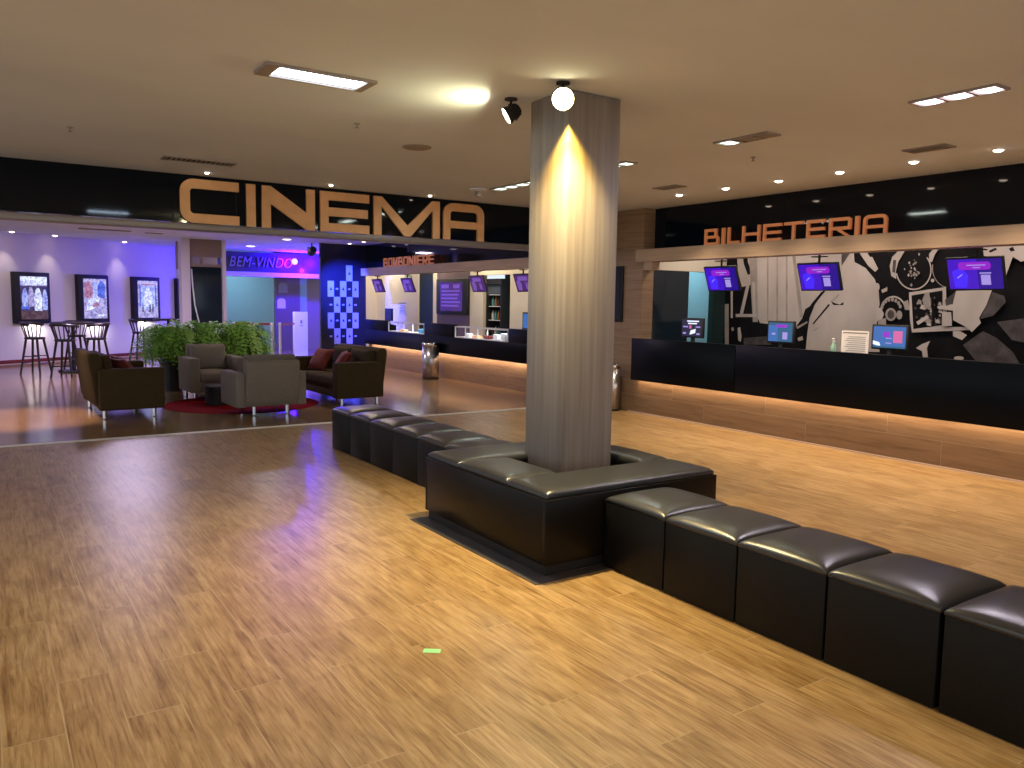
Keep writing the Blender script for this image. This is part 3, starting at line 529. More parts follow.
for si, z in enumerate((0.5, 0.85, 1.2, 1.5)):
    for k in range(4):
        o = MB().lathe([(0.03, 0), (0.033, 0.01), (0.033, 0.13), (0.013, 0.18), (0.013, 0.21)], n=12).build('drink_bottle', cols[(si+k) % 4], smooth=True); o.location = (9.36, 14.80-k*0.115, z+0.0125)
        tag(o, '%s bottle on the %s fridge shelf, %s from the left' % (['amber', 'dark', 'pale', 'teal'][(si+k) % 4], ['lowest', 'second', 'third', 'fourth'][si], ['first', 'second', 'third', 'fourth'][k]), 'bottle', 'bottles in the drinks fridge')
db = empty('wall_board', *((8.139, 9.48, 1.75),), 0, 'tall narrow dark framed board on the wooden pier beside the column', 'board')
MB().box(-0.03, 0, -0.30, 0.30, -0.42, 0.42).build('frame', M['black'], db, bevel=0.004); MB().box(-0.034, -0.0305, -0.26, 0.26, -0.38, 0.38).build('panel', M['dark_glass'], db)
# ------------------------------------------------------------------ mural (a printed film-set photograph on the office back wall)
mu = MB(); MX = 10.015; lay = [0]
def P(mi, *pts):
    lay[0] += 1; d = 0.0006*lay[0]; mu.cur = mi
    q = [at(x, y, 0, MX) for x, y in pts]; q = [Vector((MX-d, p.y, p.z)) for p in q]; n = len(q)
    mu.add(q+[p+Vector((0.0004, 0, 0)) for p in q], [tuple(range(n)), tuple(range(2*n-1, n-1, -1))])
def ring(mi, cx, cy, rx, ry, t, a0=0, a1=360, n=24):
    o = arc(cx, cy, rx, ry, a0, a1, n); i = arc(cx, cy, rx-t, ry-t, a0, a1, n); lay[0] += 1; d = 0.0006*lay[0]; mu.cur = mi
    for k in range(n):
        q = [at(x, y, 0, MX) for x, y in (o[k], o[k+1], i[k+1], i[k])]; mu.add([Vector((MX-d, p.y, p.z)) for p in q], [(0, 1, 2, 3)])
def disc(mi, cx, cy, rx, ry, n=16): P(mi, *arc(cx, cy, rx, ry, 0, 360-360/n, n-1))
MB_L, MB_M, MB_G, MB_D = 0, 1, 2, 3
P(3, (722, 235), (1110, 215), (1110, 400), (722, 370))
P(0, (736, 235), (850, 232), (850, 250), (846, 268), (836, 282), (822, 292), (812, 303), (803, 319), (796, 327), (760, 323), (755, 312), (754, 284), (742, 287), (738, 272))
for x in (767, 776.5, 786): P(1, (x, 236), (x+1.6, 236), (x+1.6, 321), (x, 321))
P(1, (790, 236), (793, 236), (803, 316), (800, 318))
P(3, (741, 240), (747, 240), (748, 262), (752, 273), (748, 275), (744, 264)); P(1, (749, 250), (757, 250), (758, 322), (753, 322))
P(1, (725, 304), (729, 304), (729, 345), (725, 345)); P(0, (731, 285), (733, 285), (733, 318), (731, 318)); P(0, (748, 279), (751, 280), (743, 315), (740, 314)); P(0, (736, 314), (757, 314), (757, 317), (736, 317)); P(0, (752.5, 282), (755, 282), (756, 315), (753.5, 315))
P(0, (738, 328), (740.5, 327), (742, 336), (741, 342), (738.5, 340)); P(2, (744, 338), (770, 336), (772, 345), (744, 345)); disc(1, 733, 329, 1.3, 2)
# man's coat
P(0, (843, 235), (853, 235), (855, 262), (866, 268), (875, 279), (879, 290), (880, 304), (877, 325), (880, 352), (806, 351), (808, 331), (810, 318), (815, 305), (824, 292), (836, 282), (843, 270))
P(2, (846, 235), (852, 235), (850, 254), (842, 266), (842, 255)); P(3, (831, 301), (835, 303), (840, 304.5), (844, 302), (844, 305), (834, 305)); P(3, (829, 304), (830.5, 305), (814, 324.5), (813, 323.5)); P(1, (839, 294), (840, 295), (833, 302), (832, 301)); P(1, (814, 330), (820, 327), (815, 331))
P(3, (797, 326), (803, 318), (812, 304), (822, 292), (826, 291), (816, 303), (810, 318), (808, 330)); P(1, (797, 327), (808, 321), (808, 323), (798, 329)); P(1, (798, 338), (803, 336), (804, 340), (799, 341)); P(3, (806, 309), (811, 306), (809, 318), (803, 318))
P(0, (860, 240), (866, 250), (878, 268), (876, 272), (869, 266), (858, 250), (856, 240)); disc(0, 878, 287, 2.4, 4); P(0, (882, 290), (888, 287), (888, 291), (883, 293)); P(0, (870, 257), (873, 257), (879, 269), (876, 272), (870, 266))
# reels
P(0, (899, 251), (905.5, 251), (899, 262), (896.5, 272), (897, 279), (892, 276), (890.5, 266), (893, 257)); P(2, (894, 260), (897, 260), (896, 273), (893, 272)); ring(0, 914.5, 270, 18.0, 20, 1.3, 20, 170); ring(0, 914.5, 270, 18.0, 20, 1.3, -40, 20)
P(0, (934, 249), (940, 249), (936, 254), (933, 262), (930, 262), (930, 254)); ring(1, 950, 268, 17, 20, 0.8, 100, 190); disc(0, 933.5, 280.5, 1.8, 1.8); rr = random.Random(3)
for k in range(26):
    x, y = 915.5+rr.gauss(0, 2.6), 270+rr.gauss(0, 6.5); s_ = 0.5+rr.random()*0.9; P(rr.choice((0, 1, 1)), (x-s_, y), (x, y-s_*1.4), (x+s_, y), (x, y+s_*1.4))
ring(0, 895, 312, 13.5, 16, 1.6, 200, 350); disc(1, 892.5, 314.5, 5.5, 6.5); disc(2, 892.5, 314.5, 3.5, 4.5); disc(1, 901, 315, 3, 4.5)
for a_ in range(190, 350, 22): disc(1, 893+9.5*math.cos(math.radians(a_)), 309+9.5*math.sin(math.radians(a_)), 1.5, 2)
P(0, (877, 308), (883, 308), (886, 314), (884, 319), (878, 322)); P(1, (880, 320), (888, 318), (888, 325), (880, 326)); P(1, (905, 302), (910, 300), (912, 310), (907, 310))
# viewfinder frame
P(0, (911, 292.5), (948, 287), (949, 327), (971.5, 327), (971, 330), (914, 332.5), (912, 320)); P(3, (913.5, 295.5), (944.5, 290.5), (945, 325), (915.5, 329)); P(3, (949, 312), (957, 312), (957, 325), (949, 325)) if False else None
for k in range(30):
    x, y = 917+rr.random()*26, 297+rr.random()*27; s_ = 1+rr.random()*2.2; P(rr.choice((0, 1, 1, 2)), (x-s_, y+s_*.5), (x-s_*.3, y-s_), (x+s_*.7, y-s_*.6), (x+s_, y+s_), (x, y+s_*.8))
P(1, (928, 293), (932, 292), (934, 306), (928, 310), (925, 300)); P(0, (919, 322), (930, 315), (932, 318), (921, 325)); P(3, (934, 294), (937, 294), (938, 324), (935, 324))
P(0, (940, 306), (958, 304), (958, 311), (941, 309)); P(0, (945, 312), (954, 312), (955, 326), (945, 326)); P(2, (948, 300), (961, 290), (958, 303), (949, 306))
P(0, (959, 291), (995, 290), (989, 306), (982, 318), (984, 323), (975, 332), (969, 327), (956, 320), (956, 303)); P(2, (995, 292), (1007, 296), (1009, 302), (996, 316), (983, 319), (990, 305))
P(0, (956, 331), (963, 331), (970, 335), (965, 340), (956, 336)); P(0, (919, 348), (925, 344), (933, 341), (930, 348), (931, 357), (926, 357), (925, 351)); P(2, (966, 345), (986, 331), (1000, 338), (1016, 352), (1024, 366), (980, 362)); P(2, (1000, 322), (1030, 318), (1040, 345), (1015, 340)); disc(0, 962, 358, 5, 2)
P(0, (985, 240), (1045, 236), (1040, 258), (1024, 262), (1016, 257), (1009, 276), (1004, 274), (1003, 262), (987, 256)); P(3, (1012, 249), (1016, 247), (1018, 251), (1014, 252)); P(3, (992, 251), (999, 248), (1000, 250), (993, 253)); P(1, (1040, 270), (1060, 262), (1075, 290), (1050, 300))
o = mu.build('wall_mural', [M['m_light'], M['m_mid'], M['m_grey'], M['m_dark']]); tag(o, 'large black and white film-set photograph covering the ticket office back wall', 'mural')
# ------------------------------------------------------------------ ceiling fixtures
def troffer(x, y, W, D, cells, lit, diff, label, rz=0, axis='y', group='recessed ceiling lamps'):
    r = empty('ceiling_lamp', (x, y, HC), rz, label, 'ceiling lamp', group)
    b = MB(); t = 0.018
    b.box(-W/2, W/2, -D/2, -D/2+t, -0.016, -0.001); b.box(-W/2, W/2, D/2-t, D/2, -0.016, -0.001); b.box(-W/2, -W/2+t, -D/2+t, D/2-t, -0.016, -0.001); b.box(W/2-t, W/2, -D/2+t, D/2-t, -0.016, -0.001)
    for k in range(1, cells):
        if axis == 'y': yy = -D/2+D*k/cells; b.box(-W/2+t, W/2-t, yy-0.012, yy+0.012, -0.016, -0.001)
    b.build('frame', M['grille'], r)
    for k in range(cells):
        y0 = -D/2+D*k/cells+0.016; y1 = -D/2+D*(k+1)/cells-0.016
        g = MB(); n_ = 6; vs = []; 
        for i in range(n_+1):
            u = i/n_; z = -0.004-0.012*math.sin(PI*u); yy = y0+(y1-y0)*u; vs += [(-W/2+t, yy, z), (W/2-t, yy, z)]
        g.add(vs, [(2*i, 2*i+1, 2*i+3, 2*i+2) for i in range(n_)]); g.build('diffuser', diff if k in lit else M['lamp_off'], r)
    return r
troffer(5.395, 2.88, 0.18, 0.57, 3, (0, 1, 2), M['lamp_pink'], 'recessed ceiling lamp with three lit pinkish cells at the upper right')
troffer(5.41, 4.63, 0.18, 0.57, 3, (2,), M['lamp_green'], 'recessed ceiling lamp with only its far cell lit, left of the pinkish one')
troffer(5.42, 6.35, 0.16, 0.60, 3, (0, 1, 2), M['lamp_green'], 'recessed greenish ceiling lamp just right of the column')
troffer(5.42, 8.10, 0.16, 0.95, 4, (0, 1, 2, 3), M['lamp_green'], 'recessed greenish ceiling lamp just left of the column')
tl = empty('ceiling_lamp', (1.835, 5.02, HC), 0, 'bright bluish-white rectangular ceiling lamp with louvre at the upper left', 'ceiling lamp', 'recessed ceiling lamps')
b = MB(); b.box(-.355, .355, -.135, -.115, -.02, -.001); b.box(-.355, .355, .115, .135, -.02, -.001); b.box(-.355, -.27, -.115, .115, -.02, -.001); b.box(.30, .355, -.115, .115, -.02, -.001); b.build('frame', M['grille'], tl)
MB().box(-.27, .30, -.095, .10, -.008, -.004).build('diffuser', M['lamp_cool'], tl); b = MB()
for k in range(14): b.box(-.265+k*.042, -.262+k*.042, -.115, -.095, -.02, -.004)
b.build('louvre', M['lamp_off'], tl)
def vent(x, y, W, D, n_, label, rz=0, cross=True):
    r = empty('ceiling_vent', (x, y, HC), rz, label, 'vent', 'ceiling vents'); b = MB(); t = .015
    b.box(-W/2, W/2, -D/2, -D/2+t, -.012, -.001); b.box(-W/2, W/2, D/2-t, D/2, -.012, -.001); b.box(-W/2, -W/2+t, -D/2+t, D/2-t, -.012, -.001); b.box(W/2-t, W/2, -D/2+t, D/2-t, -.012, -.001); b.build('frame', M['grille'], r)
    MB().box(-W/2+t, W/2-t, -D/2+t, D/2-t, -.003, -.001).build('backing', M['black'], r); b = MB()
    for k in range(n_):
        if W > D: xx = -W/2+t+(W-2*t)*(k+.5)/n_; b.box(xx-.008, xx+.008, -D/2+t, D/2-t, -.010, -.003)
        else: yy = -D/2+t+(D-2*t)*(k+.5)/n_; b.box(-W/2+t, W/2-t, yy-.008, yy+.008, -.010, -.003)
    b.build('slats', M['lamp_off'], r); return r
vent(1.95, 8.79, 0.70, 0.22, 14, 'long slatted ceiling vent in front of the first letters of CINEMA')
vent(6.97, 3.94, 0.20, 0.38, 10, 'small slatted ceiling vent at the right, beside the ticket office downlights'); vent(6.92, 7.05, 0.20, 0.38, 10, 'small slatted ceiling vent just right of the column top')
sp = empty('ceiling_speaker', (3.40, 6.72, HC), 0, 'round flat beige ceiling speaker above the far ottomans', 'speaker'); MB().lathe([(0.125, -0.001), (0.125, -0.008), (0.11, -0.014), (0.0, -0.014)], n=32).build('grille', M['grille'], sp); MB().lathe([(0.135, -0.001), (0.135, -0.005), (0.126, -0.007)], n=32).build('rim', M['lamp_off'], sp)
def sprinkler(x, y, label, r0=0.016):
    r = empty('ceiling_sprinkler', (x, y, HC), 0, label, 'sprinkler', 'ceiling sprinklers'); MB().lathe([(r0*1.6, -.001), (r0*1.6, -.006), (.012, -.01)], n=20).build('rosette', M['grille'], r)
    b = MB(); b.tube([(0, 0, -.008), (0, 0, -.036)], .007); b.lathe([(.016, -.038), (.016, -.034)], n=16); b.build('head', M['rail'], r); return r
sprinkler(0.70, 7.76, 'small ceiling sprinkler at the far left, left of the slatted vent'); sprinkler(6.14, 5.16, 'small ceiling sprinkler on the right half of the ceiling')
q = at(357, 123, 2, HC); sprinkler(q.x, q.y, 'small ceiling sprinkler between the slatted vent and the round speaker')
sd = empty('smoke_detector', (5.25, 8.69, HC), 0, 'beige funnel-shaped ceiling detector above the letters M and A', 'detector'); MB().lathe([(.11, -.001), (.11, -.02), (.06, -.03)], n=24).build('base', M['ceiling'], sd); MB().lathe([(.03, -.03), (.04, -.09), (.01, -.10)], n=20).build('sensor', M['grille'], sd)
def downlight(x, y, label, lens=None, r0=0.042):
    r = empty('downlight', (x, y, HC), 0, label, 'downlight', 'round ceiling downlights')
    MB().lathe([(r0+.012, -.001), (r0+.012, -.006), (r0, -.008)], n=20).build('trim', M['white'], r); MB().lathe([(r0, -.004), (r0*.9, -.014), (r0*.5, -.022), (0.002, -.025)], n=20).build('lens', lens or M['lamp_warm'], r); return r
ords = ['farthest', 'second farthest', 'third farthest', 'fourth farthest', 'fifth farthest', 'sixth farthest']
for k, yy in enumerate((7.448, 6.684, 5.922, 5.158, 4.371, 3.607)): downlight(7.49, yy, '%s round downlight of the row before the ticket counter' % ords[k])
for k, (x, yy) in enumerate(((2.196, 9.515), (3.654, 9.53), (5.049, 9.591))): downlight(x, yy, 'small round downlight by the header above the letter %s' % ('C', 'E', 'M and A')[k], r0=0.025)
downlight(6.16, 22.0, 'round white ceiling lamp over the BEM-VINDO lettering', M['lamp_pink'], 0.12); downlight(6.11, 18.8, 'oval-looking ceiling lamp nearest the facade in the lounge', M['lamp_pink'], 0.10)
for k, (x, yy) in enumerate(((7.76, 19.0), (7.79, 18.2), (7.84, 17.3))): downlight(x, yy, '%s of the three lounge downlights by the snack bar' % ('farthest', 'middle', 'nearest')[k], M['lamp_pink'], 0.05)
for k, s_ in enumerate((0.15, 1.2, 3.15)):
    q = pw(s_, 0.30); downlight(q.x, q.y, '%s downlight along the poster wall' % ('leftmost', 'middle', 'rightmost')[k], r0=0.05); t_ = pw(s_, 0.05, 1.6)
    spot('poster_wall_beam', (q.x, q.y, 2.97), t_, 20, (1.0, 0.85, 0.62), 60, 0.8, 0.03)
vent(2.3, 19.1, 1.0, 0.25, 12, 'long ceiling vent over the bar tables in the lounge'); vent(3.3, 19.3, 0.35, 0.2, 8, 'short dark ceiling vent left of the white pier in the lounge')
# floodlights
def flood(loc, aim, label, glass, sz=0.075):
    r = empty('floodlight', loc, 0, label, 'floodlight', 'ceiling floodlights'); up = HC-loc[2]
    b = MB(); b.lathe([(.045, up-.012), (.045, up-.001)], n=20); b.tube([(0, 0, up-.01), (0, 0, 0.02)], .009); b.build('arm', M['black'], r)
    h = empty('head', (0, 0, 0)); bpy.data.objects.remove(h)
    q = Vector(aim).to_track_quat('X', 'Z').to_euler(); b = MB(); s = sz
    b = MB(); b.tube([(-.07, 0, 0), (-.05, 0, 0), (.0, 0, 0), (.03, 0, 0), (.036, 0, 0)], [.028, .036, s*.85, s*1.02, s*1.02], 28)
    for k in range(4): b.tube([(-.060+k*.014, 0, 0), (-.054+k*.014, 0, 0)], .044+.006*k, 20)
    o = b.build('housing', M['black'], r); o.rotation_euler = q
    o = MB().tube([(.0362, 0, 0), (.041, 0, 0), (.044, 0, 0)], [s*.92, s*.8, s*.3], 28).build('glass', glass, r); o.rotation_euler = q
    return r
flood((3.12, 4.74, 2.90), (-0.80, 0.44, -0.55), 'black floodlight on the ceiling left of the column, shining left', M['flood_glass'], .062)
flood((3.16, 4.20, 2.90), (-0.55, -0.80, -0.35), 'glaring floodlight at the top front corner of the column', M['flood_glass2'])
pj = empty('stage_light', (7.0, 19.6, 2.80), 0, 'dark stage light hanging from the lounge ceiling amid the blue glow', 'stage light'); b = MB(); b.tube([(0, 0, .199), (0, 0, .08)], .015); b.tube([(-.12, 0, .0), (-.12, 0, .08), (.12, 0, .08), (.12, 0, 0)], .01); b.build('bracket', M['black'], pj)
MB().tube([(-.02, -.16, .04), (0, .0, 0), (.03, .14, -.05)], [.07, .11, .09], 16).build('housing', M['black'], pj)
pl = empty('stage_light', (8.0, 23.9, 2.72), 0, 'small pink glowing round light on the blue-lit header', 'stage light'); MB().lathe([(.01, -.09), (.06, -.07), (.09, 0), (.06, .07), (.01, .09)], n=20).build('globe', M['pink_lens'], pl, smooth=True); MB().box(-.03, .03, .03, .099, -.03, .03).build('bracket', M['black'], pl)
# ------------------------------------------------------------------ checkered panel wall
struct(MB().box(7.16, 8.37, 19.42, 19.52, 0, HC).build('wall_checkered', M['navy']))
cards = empty('card_display', (7.72, 19.415, 1.5), 0, 'checkerboard of pale cards on the navy wall, lit blue', 'wall display')
cw, chh = 0.165, 0.40; x0 = 7.335; ztop = 2.47
cellm = mat('pale_card', (0.42, 0.42, 0.60), 0.5); 
for c_, r_ in ((3, 0), (0, 1), (2, 1), (4, 1), (1, 2), (3, 2), (0, 3), (2, 3), (4, 3), (1, 4), (3, 4)):
    xa = x0+c_*cw-7.72; zb = ztop-(r_+1)*chh-1.5
    cc = MB().box(xa, xa+cw, -0.012, 0, zb, zb+chh).build('card', cellm, cards)
    MB().add([(xa+cw*.5, -.0135, zb+chh*.62), (xa+cw*.72, -.0135, zb+chh*.42), (xa+cw*.28, -.0135, zb+chh*.42)], [(0, 1, 2)]).build('mark', M['navy'], cc)
b = MB()
for c_ in range(5):
    for r_ in range(5):
        if (c_+r_) % 2 == 0 and r_ > 0: xa = x0+c_*cw-7.72; zb = ztop-(r_+1)*chh-1.5; b.box(xa+cw*.3, xa+cw*.7, -.006, 0, zb+chh*.45, zb+chh*.55)
b.build('small_marks', cellm, cards)
# ------------------------------------------------------------------ poster displays
def poster(s0, label, polys, mats, glow=True):
    r = empty('poster_display', pw(s0+0.435, 0.0, 0), math.atan2(PD.y, PD.x), label, 'poster display', 'lit poster displays on the left wall')
    # local x along the wall, local -y towards the room
    MB().box(-.435, .435, -.13, -.001, .93, 2.12).build('casing', M['black'], r, bevel=0.008)
    b = MB()
    for i, (mi, poly) in enumerate(polys): b.cur = mi; b.prism([(-.30+a_*.66, 1.03+c_*.99) for a_, c_ in poly], (0, -.1305, 0), (1, 0, 0), (0, 0, 1), (0, -.0012*(1+i*.5), 0))
    b.build('screen', mats, r)
    q = pw(s0+0.435, 0.07, 0.90); area('poster_under_light', q, 0.7, 5.5, (1.0, 0.93, 0.78), size_y=0.08, direction=(PN.x*-.25, PN.y*-.25, -1)); return r
PM = [em('poster_pale', (0.45, 0.42, 0.80), 0.75), em('poster_shadow', (0.08, 0.06, 0.22), 0.5), em('poster_figure', (0.62, 0.68, 1.0), 0.95), em('poster_rose', (0.62, 0.26, 0.42), 0.6), em('poster_blue', (0.08, 0.14, 0.75), 0.8), em('poster_brown', (0.15, 0.08, 0.10), 0.5), em('poster_soft_blue', (0.35, 0.42, 1.0), 0.9)]
for pm in PM:   # painterly variation inside the lit pictures
    nt = pm.node_tree; b_ = nt.nodes['Principled BSDF']; tc = nt.nodes.new('ShaderNodeTexCoord'); nz = nt.nodes.new('ShaderNodeTexNoise'); nz.inputs['Scale'].default_value = 11; nz.inputs['Detail'].default_value = 4; nz.inputs['Distortion'].default_value = 1.2
    rp = nt.nodes.new('ShaderNodeValToRGB'); c_ = b_.inputs['Emission Color'].default_value[:3]; rp.color_ramp.elements[0].position = 0.35; rp.color_ramp.elements[0].color = (c_[0]*.45, c_[1]*.4, c_[2]*.6, 1); rp.color_ramp.elements[1].position = 0.62; rp.color_ramp.elements[1].color = (min(1, c_[0]*1.25), min(1, c_[1]*1.25), min(1, c_[2]*1.15), 1)
    nt.links.new(tc.outputs['Object'], nz.inputs['Vector']); nt.links.new(nz.outputs['Fac'], rp.inputs[0]); nt.links.new(rp.outputs[0], b_.inputs['Emission Color'])
R_ = lambda x0, x1, y0, y1: [(x0, y0), (x1, y0), (x1, y1), (x0, y1)]
fig = lambda cx, w_, y0, y1: [(cx-w_, y0), (cx+w_, y0), (cx+w_*1.1, y0+(y1-y0)*.6), (cx+w_*.8, y0+(y1-y0)*.8), (cx+w_*.3, y1), (cx-w_*.3, y1), (cx-w_*.8, y0+(y1-y0)*.8), (cx-w_*1.1, y0+(y1-y0)*.6)]
poster(0.27, 'leftmost lit poster display showing pale figures, behind the bar stools', [(0, R_(0, 1, 0, 1)), (5, R_(0, 1, 0, .2)), (1, R_(0, 1, .2, .78)), (2, R_(0, 1, .80, 1)), (6, fig(.15, .10, .28, .72)), (0, fig(.38, .10, .30, .76)), (2, fig(.64, .14, .2, .74)), (6, fig(.9, .09, .22, .7)), (4, R_(0, .3, .24, .30))], PM)
poster(1.90, 'second lit poster display with a pink and blue picture, above the bar table', [(0, R_(0, 1, 0, 1)), (3, [(0.02, .55), (.30, .50), (.42, .66), (.25, .95), (.05, .9)]), (4, [(.62, .55), (.9, .5), (.95, .85), (.75, .98), (.6, .8)]), (2, [(.1, .2), (.45, .25), (.7, .5), (.5, .62), (.2, .45)]), (3, [(.35, .28), (.65, .32), (.6, .42), (.4, .38)]), (6, [(.4, .6), (.6, .6), (.62, .9), (.45, .9)]), (0, [(.5, .1), (.9, .12), (.9, .16), (.5, .15)]), (2, R_(.6, .95, .06, .1))], PM)
poster(3.53, 'third lit poster display with a pale blue picture, left of the white pier', [(0, R_(0, 1, 0, 1)), (6, [(.15, .25), (.85, .25), (.9, .9), (.1, .9)]), (2, fig(.5, .2, .3, .8)), (4, R_(.08, .14, .3, .9)), (4, R_(.86, .92, .3, .9)), (3, R_(.2, .8, .88, .92)), (1, R_(.55, .62, .15, .35)), (1, R_(.7, .76, .15, .38)), (1, R_(.2, .26, .16, .3))], PM)
poster(5.02, 'fourth poster display, only its dark left edge showing beside the white pier', [(0, R_(0, 1, 0, 1))], PM)
# ------------------------------------------------------------------ lounge furniture
def sofa(name, loc, rz, L, D, fabric, label, cat, seats=2, H=0.86, arm=0.18, leg_in=.10, ah=.66):
    """faces local -y; local x is its length"""
    r = empty(name, loc, rz, label, cat); h = L/2; d = D/2
    MB().box(-h+arm*.9, h-arm*.9, -d+.03, d-.06, .13, .28).build('base', fabric, r, bevel=.015)
    for sx in (-1, 1):
        b = MB(); xs = (sx*h, sx*(h-arm)); b.box(min(xs), max(xs), -d, d-.05, .12, ah); b.build('armrest', fabric, r, bevel=.025, seg=3)
    b = MB(); prof = [(d-.16, .14), (d-.06, .14), (d-.02, .22), (d+.05, H-.10), (d+.05, H-.03), (d+.02, H), (d-.06, H), (d-.10, H-.04)]
    b.prism([(y_, z_) for y_, z_ in prof], (-h+arm*.5 if seats > 1 else -h+arm*.9, 0, 0), (0, 1, 0), (0, 0, 1), (L-arm*(1.0 if seats > 1 else 1.8), 0, 0)); b.build('backrest', fabric, r, bevel=.02, seg=3)
    wi = (L-2*arm)/seats
    for k in range(seats):
        xa = -h+arm+k*wi; cushion(MB(), xa+.004, xa+wi-.004, -d+.0, d-.15, .285, .43, crown=.025, edge=.04).build('seat_cushion', fabric, r, smooth=True)
        b = MB(); cushion(b, xa+.006, xa+wi-.006, 0, .38, 0, .12, crown=.03, edge=.04); o = b.build('back_cushion', fabric, r, smooth=True); o.location = (0, d-.14, .44); o.rotation_euler = (PI/2-.13, 0, 0)
    for sx in (-1, 1):
        for sy in (-1, 1): MB().lathe([(.022, 0), (.026, .01), (.026, .13)], (sx*(h-leg_in), sy*(d-.12), 0), 14).build('leg', M['chrome'], r, smooth=False)
    return r
def throw_pillow(loc, rot, label, s=.42):
    b = MB(); n_ = 10; vs = []; fs = []
    for sgn in (1, -1):
        for j in range(n_+1):
            for i in range(n_+1):
                u, v = 2*i/n_-1, 2*j/n_-1; pinch = 1-.08*(1-abs(u))*abs(v)**4-.0; z = sgn*.075*((1-u**4)*(1-v**4))**.6
                vs.append((u*s/2*(1-.10*(1-v*v)*u*u), v*s/2*(1-.10*(1-u*u)*v*v), z))
    m_ = (n_+1)**2
    for k in range(2):
        for j in range(n_):
            for i in range(n_): a_ = k*m_+j*(n_+1)+i; q = (a_, a_+1, a_+n_+2, a_+n_+1); fs.append(q if k == 0 else q[::-1])
    b.add(vs, fs); o = b.build('throw_pillow', M['red_fabric'], smooth=True); o.location = loc; o.rotation_euler = rot; tag(o, label, 'pillow', 'rust red pillows on the sofas'); return o
sofa('sofa', (1.585, 12.14, 0), PI/2+0.03, 1.52, 0.84, M['brown_fabric'], 'brown two-seat sofa at the left, seen from its side and back', 'sofa')
throw_pillow((1.62, 11.83, .60), (.9, 0, PI/2+.3), 'rust red pillow leaning in the near half of the left brown sofa'); throw_pillow((1.66, 12.40, .585), (1.0, 0, PI/2+.1), 'rust red pillow in the far half of the left brown sofa')
sofa('sofa', (4.76, 12.12, 0), -PI/2+0.03, 1.75, 0.82, M['brown_fabric'], 'brown two-seat sofa at the right, near the far ottomans', 'sofa')
throw_pillow((4.62, 12.55, .63), (.95, 0, -PI/2+.35), 'rust red pillow at the far side of the right brown sofa'); throw_pillow((4.70, 11.85, .62), (1.0, 0, -PI/2-.2), 'rust red pillow at the near side of the right brown sofa')
sofa('armchair', (3.08, 13.32, 0), 0.04, 0.86, 0.80, M['grey_fabric'], 'grey armchair facing the camera in front of the ferns', 'armchair', seats=1, H=.84, arm=.15)
sofa('armchair', (3.30, 11.24, 0), PI+0.03, 0.98, 0.80, M['grey_fabric'], 'grey armchair with its back to the camera, beside the divider strip', 'armchair', seats=1, H=.76, arm=.14, leg_in=.26, ah=.59)
tb = empty('coffee_table', (3.00, 12.42, 0.0045), 0, 'low black round drum coffee table on the red rug between the armchairs', 'coffee table'); MB().lathe([(.23, .02), (.23, .25), (.22, .255)], n=36).build('drum', M['black'], tb); MB().lathe([(.25, .255), (.25, .28), (.24, .285)], n=36).build('top', M['darkwood'], tb); MB().lathe([(.21, 0), (.21, .02)], n=30).build('foot', M['black'], tb)
tag(MB().lathe([(1.12, .0), (1.125, .002), (1.12, .004)], (3.28, 12.28, 0), 64).build('rug', M['rug']), 'round dark red rug under the armchairs and coffee table', 'rug')
# ferns in planters
def fern(loc, seed, label, R0=.62, zt=.52):
    r = empty('potted_fern', loc, 0, label, 'plant', 'potted ferns'); rf = random.Random(seed)
    MB().lathe([(.15, 0), (.21, .48), (.225, .50), (.225, .52), (.20, .52), (.19, .46)], n=4 if False else 28).build('planter', M['planter'], r); MB().lathe([(.19, .44), (.19, .462)], n=28).build('soil', M['soil'], r)
    b = MB()
    for f_ in range(230):
        az = rf.random()*2*PI; L = R0*(.65+.5*rf.random()); rise = .25+.50*rf.random(); droop = .55+.6*rf.random(); k = 15; prev = None
        pts = []
        for i in range(k+1):
            t = i/k; rad = .04+L*t; z = .46+rise*math.sin(min(1, t*1.25)*PI/2)*1.15-droop*L*t*t*t; wob = .05*math.sin(3*t+f_)
            pts.append(Vector((rad*math.cos(az)-wob*math.sin(az), rad*math.sin(az)+wob*math.cos(az), max(z, .12))))
        sd_ = Vector((-math.sin(az), math.cos(az), 0))
        for i in range(1, k):
            p0, p1 = pts[i], pts[i+1]; tt = (p1-p0).normalized(); wl = .105*math.sin(PI*min(1, (i/k)*.9+.12))+.015
            for sg in (-1, 1):
                d_ = (sd_*sg+tt*.55+Vector((0, 0, rf.uniform(-.25, .1)))).normalized(); c_ = p0+tt*.014
                b.add([p0-tt*.004, p0+d_*wl*.55-tt*.013, p0+d_*wl, p0+d_*wl*.5+tt*.020], [(0, 1, 2, 3)])
        b.add([pts[0]+sd_*.003, pts[0]-sd_*.003, pts[k//2]-sd_*.003, pts[k//2]+sd_*.003], [(0, 1, 2, 3)]); b.add([pts[k//2]+sd_*.003, pts[k//2]-sd_*.003, pts[k], pts[k]+sd_*.001], [(0, 1, 2, 3)])
    b.build('foliage', M['leaf'], r); return r
fern((2.72, 14.55, 0), 1, 'leftmost green fern in a dark planter behind the grey armchair'); fern((3.32, 14.75, 0), 2, 'middle green fern of the row behind the grey armchair'); fern((3.92, 14.65, 0), 3, 'rightmost green fern in a dark planter beside the queue posts')
